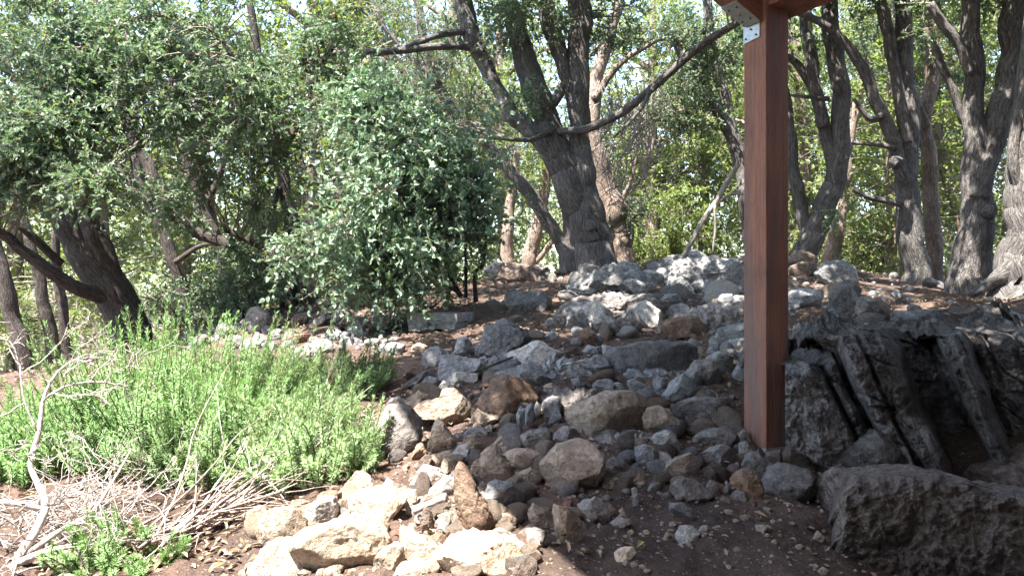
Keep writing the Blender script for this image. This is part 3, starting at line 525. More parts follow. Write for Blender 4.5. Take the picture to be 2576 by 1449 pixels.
# right of the post
rk('R',[(675,1370),(720,1308),(800,1302),(882,1350),(875,1430),(760,1450)],'grey','smooth rounded blue boulder on the skyline right of the post',.85,name=B_,cuts=7)
rk('R',[(530,1295),(600,1248),(662,1290),(642,1325),(560,1335)],'brown','dark brown rock on the skyline touching the right of the post',.85,name=R_)
rk('R',[(535,1350),(590,1310),(665,1325),(660,1370),(560,1385)],'brown','brown stone under the dark one right of the post',.85,name=S_)
rk('U',[(745,55),(790,0),(880,-10),(888,95),(850,145),(790,135)],'dark','dark banded rock standing below the rounded blue boulder',.85,name=R_,ridge=.06,rough=.06)
rk('U',[(522,80),(570,20),(640,10),(712,30),(695,95),(560,120)],'grey','fluted blue-grey rock immediately right of the post',.85,name=R_,ridge=.06)
rk('U',[(695,155),(750,112),(792,135),(798,180),(720,192)],'grey','small dark blue stone below the dark banded rock',.85,name=S_)
rk('U',[(878,80),(900,55),(962,65),(983,145),(930,172),(880,150)],'mauve','dark blocky stone right of the dark banded rock',.85,name=R_)
rk('U',[(972,80),(1020,18),(1062,48),(1072,95),(1000,108)],'tan','light tan pointed stone on the terrace right of the post',.85,name=R_)
rk('U',[(1058,165),(1100,128),(1260,118),(1310,170),(1180,212)],'grey','flat blue-grey slab on the rim of the bedded outcrop',.7,name=R_)
rk('U',[(1320,150),(1440,125),(1500,92),(1524,150),(1450,175)],'brown','dark brown peaked stone on the terrace rim',.8,name=R_)
rk('U',[(1515,165),(1600,112),(1700,145),(1740,195),(1560,190)],'grey','flat grey slab at the far right of the terrace rim',.6,name=R_)
rk('U',[(1465,200),(1560,185),(1740,200),(1760,300),(1600,275)],'mauve','lower slab at the right edge of the terrace rim',.6,name=R_)
rk('U',[(1285,245),(1322,182),(1375,240),(1335,268)],'brown','small knobbly stone on top of the outcrop',.85,name=S_)
rk('U',[(638,255),(680,202),(762,208),(775,250),(705,325),(650,318)],'mauve','rounded grey stone on the outcrop shoulder right of the post',.85,name=R_,cuts=8)
rk('U',[(596,322),(650,288),(692,320),(642,342)],'mauve','thin flat stone below the rounded one right of the post',.7,name=S_)
rk('U',[(520,260),(590,188),(655,240),(635,315),(540,290)],'mauve','grey stone against the right side of the post above the slab',.85,name=R_)
rk('U',[(636,355),(680,332),(742,400),(705,410)],'mauve','slim stone wedged above the big leaning slab',.7,name=S_)
rk('U',[(520,305),(590,340),(565,380),(520,385)],'mauve','small grey stone tucked between post and leaning slab',.85,name=S_)
rk('U',[(648,862),(700,842),(745,885),(700,905)],'tan','small tan stone at the foot of the leaning slab',.85,name=S_)
rk('U',[(765,905),(800,865),(855,892),(840,925)],'tan','tan stone under the crack of the leaning slab',.85,name=S_)
rk('U',[(748,1182),(780,1138),(806,1160),(782,1195)],'tan','tiny tan stone at the lower corner of the dark soil',.85,name=S_)
rk('U',[(648,1275),(680,1228),(712,1260),(682,1290)],'tan','tan pebble-like stone on the soil below the post',.85,name=S_)
# far left bank
rk('F',[(435,840),(480,738),(560,730),(655,800),(685,900),(640,1020),(520,1040),(440,970),(395,880)],'mauve','big mauve-grey cracked boulder under the dark trunks',.8,name=B_,cuts=9)
rk('F',[(105,970),(150,885),(230,895),(275,960),(245,1060),(110,1070)],'dark','dark boulder behind the top of the rosemary',.85,name=B_,cuts=9)
rk('F',[(195,1130),(240,1060),(330,1025),(395,1060),(375,1120),(220,1160)],'grey','flat grey stone behind the rosemary left of a wider one',.7,name=R_)
rk('F',[(375,1140),(450,1058),(600,1045),(665,1090),(640,1150),(400,1190)],'grey','wide flat grey stone behind the rosemary',.7,name=R_)
rk('F',[(685,970),(690,850),(760,795),(835,860),(825,970)],'brown','brown rock at the foot of the dark trunks',.8,name=R_)
rk('F',[(1125,940),(1180,860),(1290,795),(1315,830),(1250,910),(1150,950)],'mauve','slanting grey rock in the shade beneath the sage-leaved shrub',.8,name=R_)
rk('F',[(815,1050),(860,1000),(970,985),(965,1035),(840,1070)],'grey','long low grey stone edging the path',.7,name=S_)
rk('F',[(775,1105),(880,1038),(1112,1008),(1060,1085),(900,1118)],'redclay','flat reddish stone edging the path',.6,name=S_)
rk('F',[(1295,1010),(1330,942),(1400,937),(1455,1000),(1420,1050),(1310,1040)],'pale','white domed stone with a crack at the path edge',.85,name=R_,cuts=7)
rk('F',[(1255,1050),(1300,1012),(1425,1032),(1425,1090),(1290,1100)],'pale','pale stone under the white domed one',.85,name=R_)
rk('F',[(1085,1095),(1120,1042),(1180,1042),(1225,1095),(1130,1118)],'pale','small white stone left of the white domed one',.85,name=S_)
rk('F',[(1025,1190),(1040,1128),(1200,1105),(1385,1092),(1405,1145),(1240,1210),(1060,1240)],'pale','brilliant white sunlit ledge beyond the rosemary',.8,name=R_,rough=.08)
rk('F',[(1525,1050),(1580,860),(1620,825),(1685,860),(1705,1010),(1640,1070)],'grey','upright blue-grey stone under the sage-leaved shrub',.85,name=R_,cuts=7)
rk('F',[(1765,885),(1790,798),(1852,788),(1865,885),(1800,925)],'grey','blue-grey stone half hidden by the hanging leaves',.85,name=R_)
rk('F',[(1795,1005),(1850,920),(1920,815),(1962,850),(1955,920),(1850,995)],'mauve','leaning slate-grey stone left of the concrete slab',.8,name=R_)
rk('F',[(1945,925),(1990,848),(2035,900),(1995,945)],'mauve','small slate-grey stone next to the concrete slab',.8,name=S_)
rk('F',[(1425,1095),(1480,1038),(1655,1080),(1605,1135),(1480,1145)],'grey','low grey ledge in front of the upright blue-grey stone',.7,name=R_)
rk('F',[(935,910),(980,808),(1080,797),(1125,870),(1050,910)],'brown','dark brown rock in the gloom under the shrub',.8,name=R_)
rk('F',[(895,1340),(960,1180),(1030,1155),(1065,1230),(1005,1340)],'pale','pale stone showing between the rosemary tops',.8,name=R_)
# bedded outcrop and crumbled wall on the right
OC = 'outcrop'
# the bedded outcrop: slanting beds in relief, split by clefts, rounding over at the top
def outcrop():
    NX, NV = 460, 300; D0 = 3.42; px = np.linspace(1975, 2830, NX); v = np.linspace(0, 1.45, NV)
    ux = (px-1717.3)/.5019
    top = np.interp(ux, [500, 640, 700, 745, 800, 900, 1000, 1165, 1250, 1345, 1420, 1480, 1540, 1700, 2300], [395, 372, 410, 330, 245, 235, 205, 205, 255, 250, 205, 225, 240, 215, 230])
    bot = np.interp(ux, [500, 640, 780, 900, 1100, 1200, 1310, 1500, 1600, 2300], [720, 800, 880, 930, 925, 915, 945, 900, 850, 880])+60
    U, Vv = np.meshgrid(ux, v, indexing='ij'); vv = np.minimum(Vv, 1); rise = vv
    Yp = (bot[:, None]+(top-bot)[:, None]*rise); z = (CY-(721.3+Yp*.5019))/F*D0; x = (U*.5019+1717.3-CX)/F*D0
    q = np.stack([x, x*0, z], -1).reshape(-1, 3)
    warp = (fbm(q*1.8+5, 3)*34+fbm(q*7+2, 2)*7).reshape(U.shape)
    S = U-.44*(Yp-560)+warp
    off = np.interp(S, [400, 470, 600, 735, 752, 756, 772, 778, 810, 842, 848, 872, 884, 930, 1000, 1015, 1040, 1120, 1165, 1180, 1215, 1390, 1402, 1416, 1470, 1530, 1542, 1560, 1600, 1760, 1960, 1985, 2100, 2400],
                       [.10, .03, -.03, .0, .03, .15, .15, .05, .03, .06, .20, .20, .02, -.10, -.12, -.03, -.08, -.09, -.02, .12, .27, .31, .10, .0, -.09, -.02, .18, .24, .20, .24, .28, .06, .0, .05])
    sq = np.stack([S/120., x*0+3, z*.4], -1).reshape(-1, 3); rid = np.minimum(np.abs(perlin(sq)), .3).reshape(U.shape)-.2
    blk = np.stack([S/150., x*0, z*2.3], -1).reshape(-1, 3); cell = np.floor(blk[:, 0])*7.1+np.floor(blk[:, 2]+np.floor(blk[:, 0])*.37)*3.3
    step = (np.sin(cell*12.9898)*.5).reshape(U.shape)*.07
    cross = np.minimum(np.abs(perlin(np.stack([S/300., x*0, z*4.2], -1).reshape(-1, 3)+41)), .07).reshape(U.shape)
    rough_ = np.where(S < 760, .12, 1.)
    Y = D0+off-.22+.10*vv+np.maximum(vv-.82, 0)**2*4.-rid*.13*rough_+step*rough_+(.07-cross)*.45*rough_-(fbm(q*5, 5, .62)*.04+fbm(q*26+7, 4, .65)*.013).reshape(U.shape)
    x = x*Y/D0; z = z*Y/D0; over = np.maximum(Vv-1, 0); Y = Y+over*2.1; z = z-over*.12+(fbm(np.stack([x.ravel(), Y.ravel(), x.ravel()*0], -1)*3.4, 5, .62)*.10).reshape(U.shape)*np.minimum(over*6, 1)
    loc = np.array([1.6, 3.4, -.6]); Vt = np.stack([x, Y, z], -1).reshape(-1, 3)-loc
    i, j = np.meshgrid(np.arange(NX-1), np.arange(NV-1), indexing='ij'); b0 = i*NV+j
    o = obj('bedrock_outcrop', mesh_np('bedrock_outcrop', Vt, np.stack([b0, b0+NV, b0+NV+1, b0+1], -1).reshape(-1, 4)), M[OC], None, tuple(loc)); tag(o, 'dark bedded outcrop of slanting rock layers from the post to the right edge', 'bedrock')
outcrop()
rk('U',[(1185,720),(1230,705),(1290,825),(1318,935),(1250,930),(1192,810)],OC,'pale pointed flake at the foot of the furrowed bedrock',.8,name='bedrock_flake',sub=4,cuts=6,depth=3.1,cat='rock')
rk('U',[(820,890),(850,825),(960,725),(1065,800),(1090,895),(980,945),(880,940)],OC,'tan-grey wedge at the foot of the leaning slab crack',.8,name='bedrock_wedge',sub=5,cuts=9,depth=3.12,cat='rock')
def wall():
    NX, NV = 300, 260; px = np.linspace(2080, 2960, NX); v = np.linspace(0, 1.12, NV); D0 = 2.62
    topy = np.interp(px, [2080, 2115, 2150, 2230, 2300, 2420, 2500, 2600, 2960], [1300, 1225, 1200, 1194, 1190, 1200, 1228, 1250, 1262]); topy = topy-fbm(np.stack([px*.011, px*0+4, px*0], -1), 4, .6)*13; P_, Vv = np.meshgrid(px, v, indexing='ij')
    vv = np.minimum(Vv, 1); zt = (CY-topy)[:, None]/F*D0; z = -1.25+(zt+1.25)*np.sin(vv*np.pi/2)**.9; x = (P_-CX)/F*D0; q = np.stack([x, x*0+1, z], -1).reshape(-1, 3)
    over = np.maximum(Vv-1, 0); fade = np.clip((2135+fbm(np.stack([P_.ravel()*.004, Vv.ravel()*3, P_.ravel()*0+7], -1), 4).reshape(P_.shape)*30-P_)/70, 0, 1)**1.4*.4
    lump = (fbm(q*2.6, 6, .62)*.055+(np.minimum(np.abs(perlin(q*5+8)), .2)-.15)*.09+(np.minimum(np.abs(perlin(q*13+3)), .25)-.18)*.045+fbm(q*30, 4, .65)*.012).reshape(x.shape)
    Y = D0-.16+fade+vv*.10+np.maximum(vv-.7, 0)**2*1.6-lump; x = x*Y/D0; z = z*Y/D0; Y = Y+over*1.6; z = z-over*.1; loc = np.array([1.7, 2.6, -.9])
    i, j = np.meshgrid(np.arange(NX-1), np.arange(NV-1), indexing='ij'); b0 = i*NV+j
    o = obj('rubble_wall', mesh_np('rubble_wall', np.stack([x, Y, z], -1).reshape(-1, 3)-loc, np.stack([b0, b0+NV, b0+NV+1, b0+1], -1).reshape(-1, 4)), M['render'], None, tuple(loc)); tag(o, 'rough crumbling brown wall face below the bedded outcrop in the lower right corner', 'wall')
wall()
rk('U',[(1480,1030),(1560,900),(1800,780),(1950,900),(1950,1160),(1700,1090)],'brown','dark brown rock between the bedrock wall and the crumbled wall',.7,name=R_,depth=3.1)

# low humps of bedrock that the loose stones lie on
for q, m_, t, dd_ in (([(1440,700),(1560,660),(1700,690),(1720,740),(1560,760),(1430,740)],'grey','broad wrinkled bedrock hump carrying the stones in front of the leaning oak',.2),
  ([(1680,690),(1780,650),(1890,660),(1900,740),(1800,770),(1690,750)],'grey','wrinkled bedrock hump under the crest mound beside the post',.3),
  ([(1400,760),(1560,740),(1700,770),(1680,830),(1500,850),(1400,820)],'mauve','bedrock hump behind the rounded blue-grey one',.25),
  ([(1700,800),(1880,760),(1900,860),(1780,900),(1690,860)],'mauve','bedrock shelf left of the post on the upper slope',.25),
  ([(1230,960),(1400,900),(1520,930),(1500,1010),(1330,1030)],'grey','bedrock shelf behind the tilted rusty block',.2),
  ([(1480,950),(1680,930),(1860,960),(1850,1040),(1640,1050),(1480,1030)],'grey','bedrock shelf under the long dark boulder',.15),
  ([(1340,1000),(1480,980),(1560,1040),(1500,1130),(1360,1120)],'mauve','bedrock hump behind the upright grey slices',.12),
  ([(1480,1120),(1640,1090),(1720,1150),(1680,1230),(1520,1220)],'mauve','bedrock hump between the largest tan boulder and the lumpy pale stone',.12),
  ([(1640,1060),(1880,1030),(1900,1120),(1760,1160),(1640,1130)],'mauve','bedrock hump behind the wall of rubble left of the post',.15),
  ([(1100,930),(1230,900),(1320,950),(1240,1000),(1100,990)],'grey','bedrock shelf in front of the broad blue-grey block',.12)):
    rk('W',q,m_,t,.5,dd=dd_+.24,name='bedrock',sub=6,cuts=10,rough=.12,ridge=.16,cat='bedrock')
# concrete slab on the slope
def box(a, b, c, d_, zb, zt): 
    v = np.array([a+(zb,), b+(zb,), c+(zb,), d_+(zb,), a+(zt,), b+(zt,), c+(zt,), d_+(zt,)]); return v, np.array([[0, 3, 2, 1], [4, 5, 6, 7], [0, 1, 5, 4], [1, 2, 6, 5], [2, 3, 7, 6], [3, 0, 4, 7]])
def solid(name, V, Q, m, parent=None, bev=.006, loc=None, jag=0.):
    bm = bmesh.new(); vs = [bm.verts.new(v) for v in V]
    for q in Q: bm.faces.new([vs[i] for i in q])
    bmesh.ops.recalc_face_normals(bm, faces=bm.faces)
    if jag:
        bmesh.ops.subdivide_edges(bm, edges=bm.edges[:], cuts=9, use_grid_fill=True)
        A = np.array([v.co[:] for v in bm.verts]); dn = np.stack([fbm(A*9+i*31, 3) for i in range(3)], -1)*jag
        lo = (A[:, 2] < (A[:, 2].min()+A[:, 2].max())*.5)[:, None]; dn = dn*np.where(lo, 2.2, .5)
        for v, d in zip(bm.verts, dn): v.co += __import__('mathutils').Vector(d)
    elif bev: bmesh.ops.bevel(bm, geom=bm.edges[:], offset=bev, segments=2, affect='EDGES', profile=.6)
    me = bpy.data.meshes.new(name); bm.to_mesh(me); bm.free()
    return obj(name, me, m, parent, loc)
M['concrete'] = rock_mat('weathered concrete', (.36, .355, .34), (.45, .44, .42), (.28, .27, .26), .5, crack=1.5, bump=.5)
dS = hit(1080, 828); s0 = P(1024, 812, dS)
v, q = box((0, 0), (.40, -.02), (.52, .30), (.10, .33), -.07, .06)
tag(solid('concrete_slab', v, q, M['concrete'], loc=tuple(s0+np.array([0, .0, .015])), jag=.012), 'flat broken slab of grey concrete lying by the path below the shrub', 'slab')

# small stones strewn in the gaps: shared shapes, each one an object
VAR = []
for s in range(14):
    rg = np.random.default_rng(500+s); a = np.linspace(0, 2*np.pi, 9, endpoint=False)
    pl = np.stack([np.cos(a)*rg.uniform(.75, 1.1, 9), np.sin(a)*rg.uniform(.5, .8, 9)], -1)
    V, Fc = rock_shape(pl, .8, 900+s, 3, 20, .045); VAR.append((V, Fc))
VM = {}
def scatter(zone, cnt, sizes, mats, label, group, seed, sink=.25, nm='small_stone'):
    rg = np.random.default_rng(seed); zone = np.array(zone, float); made = 0; tries = 0
    while made < cnt and tries < cnt*30:
        tries += 1; x = rg.uniform(zone[:, 0].min(), zone[:, 0].max()); y = rg.uniform(zone[:, 1].min(), zone[:, 1].max())
        ins = False; jn = len(zone)-1
        for i_ in range(len(zone)):
            a, b_ = zone[i_], zone[jn]
            if (a[1] > y) != (b_[1] > y) and x < (b_[0]-a[0])*(y-a[1])/(b_[1]-a[1])+a[0]: ins = not ins
            jn = i_
        D = hit(x, y) if ins else None
        if not D: continue
        kv = (int(rg.integers(14)), mats[int(rg.integers(len(mats)))])
        if kv not in VM:
            VM[kv] = mesh_np('stone', *VAR[kv[0]]); VM[kv].materials.append(M[kv[1]])
        s = rg.uniform(*sizes)*rg.uniform(.7, 1.2); p = P(x, y, D)
        o = bpy.data.objects.new(nm, VM[kv]); COL.objects.link(o)
        o.location = (p[0], p[1], p[2]+s*sink); o.scale = (s, s*rg.uniform(.7, 1.1), s*rg.uniform(.65, 1.1)); o.rotation_euler = (rg.uniform(-.5, .5), rg.uniform(-.5, .5), rg.uniform(0, 6.28))
        tag(o, label, 'stone', group); made += 1
scatter([(1400,700),(1500,690),(1640,650),(1880,645),(1880,760),(1700,760),(1560,740),(1400,760)], 60, (.05, .15), ['grey', 'pale', 'pale', 'mauve'], 'grey or pale craggy stone heaped on the crest mound', 'stones of the crest mound', 1)
scatter([(1230,760),(1560,740),(1880,780),(1880,900),(1600,880),(1240,860)], 52, (.03, .10), ['grey', 'pale', 'grey', 'tan'], 'small grey or pale stone on the upper slope between the bigger rocks', 'small stones of the upper slope', 2)
scatter([(960,960),(1500,880),(1880,960),(1880,1130),(1400,1180),(1000,1180)], 40, (.03, .09), ['grey', 'mauve', 'tan', 'rust'], 'small shaded stone filling a gap in the middle of the rock pile', 'gap stones of the middle pile', 3)
scatter([(640,1320),(900,1200),(1260,1150),(1300,1449),(600,1449)], 30, (.02, .07), ['cream', 'pale', 'tan'], 'small sunlit cream stone between the boulders of the lower pile', 'small stones of the sunlit pile', 4)
scatter([(1960,700),(2200,690),(2560,740),(2560,800),(2080,830),(1990,810)], 28, (.03, .10), ['grey', 'mauve', 'tan', 'pale'], 'small stone on the terrace right of the post', 'small stones of the right terrace', 5)
scatter([(480,800),(800,790),(940,830),(700,880),(480,870)], 14, (.03, .09), ['mauve', 'brown', 'grey'], 'small dark stone on the bank under the left trunks', 'small stones of the left bank', 6)
scatter([(1230,680),(1440,690),(1400,740),(1180,730)], 15, (.03, .11), ['pale', 'tan', 'mauve'], 'small stone on the crest left of the leaning oak', 'small stones of the left crest', 8)
scatter([(1560,1080),(1900,1090),(2000,1240),(1500,1240)], 28, (.025, .07), ['mauve', 'grey', 'brown', 'tan'], 'small shaded stone in the rubble left of the post foot', 'rubble stones by the post', 9)
scatter([(1000,1180),(1180,1130),(1480,1180),(1500,1300),(1340,1440),(1180,1440),(1050,1300)], 70, (.025, .075), ['tan', 'brown', 'tan', 'mauve', 'rust'], 'tan or brown stone wedged between the bigger rocks at the lower middle of the pile', 'wedged stones of the lower pile', 10, .2, 'stone')
scatter([(1000,1000),(1300,900),(1860,900),(1880,1100),(1300,1140)], 34, (.045, .11), ['mauve', 'grey', 'dark', 'tan', 'rust'], 'half buried grey stone wedged between the bigger rocks of the middle pile', 'wedged stones of the middle pile', 12, .05, 'stone')
# rubble nobody could count, filling the gaps of the pile
def rubble(name, zones, cnt, smin, smax, m, label, seed):
    rg = np.random.default_rng(seed); VV, QQ, nn_ = [], [], 0; bv = [rock_shape(np.stack([np.cos(np.linspace(0, 6, 8)), .7*np.sin(np.linspace(0, 6, 8))], -1), .8, 3000+i, 2, 14, .05) for i in range(10)]
    while len(VV) < cnt:
        x0, y0, x1, y1 = zones[int(rg.integers(len(zones)))]; px, py = rg.uniform(x0, x1), rg.uniform(y0, y1); D = hit(px, py)
        if not D: continue
        s = smin*(smax/smin)**(rg.random()**1.6); V, Fc = bv[int(rg.integers(10))]; a = rg.uniform(0, 6.28); c_, s_ = math.cos(a), math.sin(a)
        V = V@np.array([[c_, s_, 0], [-s_, c_, 0], [0, 0, 1]])*s*rg.uniform(.7, 1.2, 3)+P(px, py, D)+np.array([0, 0, s*.2]); VV.append(V); QQ.append(Fc+nn_); nn_ += len(V)
    tag(obj(name, mesh_np(name, np.concatenate(VV), np.concatenate(QQ)), M[m]), label, 'rubble', kind='stuff')
rubble('rubble', [(980,900,1900,1180),(1000,1000,1900,1260),(1240,700,1890,900),(1450,1060,2050,1260)], 420, .010, .04, 'mauve', 'grey rubble filling the gaps between the rocks of the pile', 31)
rubble('rubble', [(620,1250,1300,1449),(1000,1120,1300,1300)], 260, .010, .045, 'tan', 'tan rubble between the sunlit boulders', 32)
rubble('rubble', [(1400,650,1890,780),(1960,690,2570,830),(480,780,1000,880)], 300, .02, .07, 'grey', 'grey rubble on the crest and terrace', 33)
# pebbles and crumbs nobody could count
rg = np.random.default_rng(77); Gp = Geo(); bs, bf = ico(1); cnt = 2400
y = 2.2+7.5*rg.random(cnt)**1.3; x = (rg.uniform(700, 2200, cnt)-CX)/F*y; z = gz(x, y); sz = rg.lognormal(-4.9, .5, cnt)
Vv = (bs[None]*rg.uniform(.6, 1.3, (cnt, len(bs), 1))*np.array([1, 1, .7])*sz[:, None, None]+np.stack([x, y, z+sz*.2], -1)[:, None]).reshape(-1, 3)
Qv = (bf[None]+np.arange(cnt)[:, None, None]*len(bs)).reshape(-1, 3)
tag(obj('pebbles', mesh_np('pebbles', Vv, Qv, False), M['tan']), 'pebbles and stone crumbs scattered over the soil', 'pebbles', kind='stuff')
# ------------------------------------------------------------------ trees
def rnd(rg, n): return norm(rg.normal(size=(n, 3)))
WS = [.84]
def limb(G, pts, sides=14, rough=.16, nseg=None, ground=False, seed=0):
    """pts: (px, py, depth, width in photo px); adds a tapered, gnarled limb, returns its centre line"""
    w = np.array([np.append(P(*p[:3]), p[3]*.5*WS[0]/F*p[2]) for p in pts]); n = nseg or max(8, int(np.sum(np.linalg.norm(np.diff(w[:, :3], axis=0), axis=1))/.035))
    n = min(n, 110); c = spline(w, n); s = np.linspace(0, 1, n)
    wob = np.stack([fbm(np.stack([s*n*.09, s*0+seed*5.1+k*11, s*0], -1), 2) for k in range(3)], -1)*c[:, 3:4]*.35*np.minimum(s*6, 1)[:, None]
    C = c[:, :3]+wob; R = np.maximum(c[:, 3], .003)
    V, Q, A = tube(C, R, sides, rough, seed)
    A = A+np.array([0, 0, seed*3.3]); G.add(V, Q, A); return C
def crown(skel, blobs, rg, L=.045, tw=7, nl=13, tl=(.14, .36), gap=True, hexa=True, br=.010, aspect=.52, up=1., rpow=.45):
    LV, LQ, TV, TQ, ln, tn = [], [], [], [], 0, 0
    for bb in blobs:
        c, r, nh = bb[:3]; Lb = bb[3] if len(bb) > 3 else L; c = np.asarray(c); r = np.asarray(r); u = rnd(rg, nh)*rg.random((nh, 1))**rpow
        h = c+u*r
        if len(bb) < 4: h = h[perlin(h*1.9+3.3) > -.22]  # blobs with a leaf size are unseen boughs added to shade the slope
        if gap: h = h[~sun_gap(h)]
        if not len(h): continue
        nh = len(h); d2 = ((h[:, None]-skel[None])**2).sum(-1); q = skel[np.argmin(d2+rg.random(d2.shape)*.5*d2.min(1, keepdims=True)+rg.random(d2.shape)*.12, 1)]
        t = np.linspace(0, 1, 6)[None, :, None]; D = h-q; ll = np.linalg.norm(D, axis=1)[:, None, None]
        s1 = rnd(rg, nh)[:, None]*ll*.13; B = q[:, None]+D[:, None]*t+s1*np.sin(np.pi*t)+np.array([0, 0, .10])*ll*np.sin(np.pi*t)+rg.normal(size=(nh, 6, 3))*.012*ll
        keep = (ll[:, 0, 0] < 1.5)
        if keep.any():
            R0 = br*(.55+.35*ll[keep, 0]); Rb = R0*np.linspace(1.2, .35, 6)[None]
            v, f = tubes(B[keep], Rb, 4); TV.append(v); TQ.append(f+tn); tn += len(v)
        out = norm(h-c); hd = np.repeat(h, tw, 0); od = np.repeat(out, tw, 0); n2 = len(hd)
        dr = norm(od*.5+rnd(rg, n2)+np.array([0, 0, -.1])); le = rg.uniform(*tl, size=(n2, 1, 1)); t4 = np.linspace(0, 1, 4)[None, :, None]
        W = hd[:, None]+dr[:, None]*le*t4+np.array([0, 0, -.22])*le*t4**2+rnd(rg, n2)[:, None]*le*.1*np.sin(np.pi*t4)
        v, f = tubes(W, np.repeat(np.linspace(br*.34, br*.13, 4)[None], n2, 0), 3); TV.append(v); TQ.append(f+tn); tn += len(v)
        k = nl; a = rg.uniform(.15, 1, (n2, k)); i = np.minimum((a*3).astype(int), 2); fr = (a*3-i)[..., None]
        ar = np.arange(n2)[:, None]; p = W[ar, i]*(1-fr)+W[ar, i+1]*fr
        p = p.reshape(-1, 3); dd = np.repeat(dr, k, 0); m = len(p)
        ld = norm(dd*.55+rnd(rg, m)*.85); nm = norm(np.array([0, 0, up])+rnd(rg, m)*.75)
        Ls = Lb*rg.uniform(.6, 1.15, m); v, f = leaves(p, ld, nm, Ls, Ls*aspect*rg.uniform(.8, 1.15, m), hexa); LV.append(v); LQ.append(f+ln); ln += len(v)
    return (np.concatenate(LV), np.concatenate(LQ)), (np.concatenate(TV), np.concatenate(TQ))
def bl(px, py, d, rx, ry, n, rd=None):
    s = d/F; return (P(px, py, d), (rx*s, rd or .8*s*(rx+ry)/2, ry*s), n)
def tree(name, label, cat, limbs, barkm, blobs, leafm, group=None, seed=1, crown_kw=None, sub=()):
    """limbs: list of point lists, the first is the trunk; each further limb is a part of its own"""
    rg = np.random.default_rng(seed); b0 = P(*limbs[0][0][:3]); o = empty(name, tuple(b0), label, cat, group); sk = []
    for i_, l in enumerate(limbs):
        G = Geo(); big = max(p[3] for p in l) > 34
        C = limb(G, l, 22 if big else 10, .17 if big else .12, seed=seed*7+i_); sk.append(C)
        G.build('trunk' if i_ == 0 else 'limb', M[barkm], o, b0)
    sk = np.concatenate(sk)
    if blobs:
        (lv, lq), (tv, tq) = crown(sk, blobs, rg, **(crown_kw or {}))
        obj('crown', mesh_np('crown', lv-b0, lq, False), M[leafm], o)
        me = mesh_np('twigs', tv-b0, tq, True, {'bark': tv}); obj('twigs', me, M['twig'], o)
    return o
def D_(d, pts): return [(x, y, d, w) for x, y, w in pts]

KW = dict(L=.05, tw=7, nl=12)
def Wp(x, y, z, w): return (CX+x/y*F, CY-z/y*F, y, w/y*F)
# 1 the big leaning oak on the crest
WS[0] = 1.
tree('oak_tree', 'big leaning grey oak on the rocky crest that forks into several thick stems', 'tree', [
 D_(9,[(1518,730,150),(1514,702,126),(1508,672,110),(1494,604,94),(1472,534,94),(1440,450,96),(1408,385,84),(1374,310,64),(1348,240,66),(1326,160,60),(1300,70,48),(1275,-10,42),(1240,-160,34)]),
 D_(8.95,[(1410,410,50),(1380,372,50),(1330,330,46),(1292,290,44),(1252,227,34),(1222,165,38),(1190,100,46),(1162,0,48),(1130,-130,42)]),
 D_(8.9,[(1490,580,56),(1483,520,62),(1474,450,62),(1462,380,56),(1456,300,52),(1459,150,54),(1463,60,58),(1458,0,58),(1450,-200,52)]),
 D_(8.9,[(1456,330,30),(1440,245,38),(1410,140,42),(1378,40,44),(1350,-90,40)]),
 [(1212,132,8.9,30),(1160,116,8.8,20),(1050,122,8.6,19),(960,130,8.4,17),(860,130,8.2,15),(740,165,8,11)],
 [(1180,78,8.9,18),(1090,92,8.7,16),(1000,128,8.5,13),(900,142,8.3,9)],
 [(1405,330,8.8,18),(1480,325,8.6,20),(1560,287,8.4,21),(1650,217,8.2,21),(1740,132,8,21),(1830,72,7.8,19),(1890,40,7.6,18),(2010,5,7.5,12)],
 [(1385,330,8.8,20),(1330,352,8.6,13),(1262,350,8.4,7)], [(1132,-120,8.9,44), Wp(-.3,7.4,4.2,.16), Wp(.1,5.5,3.9,.13), Wp(.5,3.9,3.7,.10), Wp(.8,2.8,3.6,.05)], [(1640,225,8.2,12),(1600,290,8.1,9),(1545,345,8,5)], [(1390,260,8.9,30),(1412,225,8.9,26),(1420,205,8.9,24)],
 ], 'bark', [bl(1335,60,8.6,95,110,34), bl(1250,0,8.7,130,70,26), bl(1560,40,9,90,90,22), bl(1090,330,8.6,70,60,16), bl(1150,40,9,120,70,16), bl(1400,-220,8.5,400,150,90), bl(1800,150,8.2,90,60,16),
  bl(1330,230,8.7,40,60,9), ((1.2, 7.4, 4.4), (2.2, 1.6, .8), 150, .085), ((-.9, 7.0, 4.2), (1.5, 1.6, .8), 110, .085), ((.2, 5.4, 3.6), (1.9, 1.3, .7), 150, .085), ((-.7, 4.2, 3.2), (1.2, 1.0, .6), 90, .085), ((1., 3.6, 3.5), (1.5, 1.1, .6), 130, .085), ((.3, 3.0, 3.5), (1.2, .7, .5), 80, .085)], 'oak', seed=3, crown_kw=KW)
# 2 warm trunk right behind it
WS[0] = .84
tree('oak_tree', 'stout warm brown trunk standing right behind the big leaning oak', 'tree', [
 D_(10.4,[(1562,690,90),(1562,640,80),(1560,580,76),(1540,520,74),(1508,420,66),(1484,330,60),(1500,200,42),(1532,100,36),(1565,-30,30)]),
 D_(10.3,[(1494,250,24),(1560,160,20),(1640,110,14),(1700,90,8)]), D_(10.3,[(1545,540,16),(1580,470,11),(1600,400,8),(1590,330,5)])],
 'barkwarm', [bl(1640,60,10.4,110,90,24), bl(1600,520,10.4,50,60,14), bl(1730,240,10,90,90,26), bl(1560,-150,10,200,120,30)], 'oak', seed=4, crown_kw=KW)
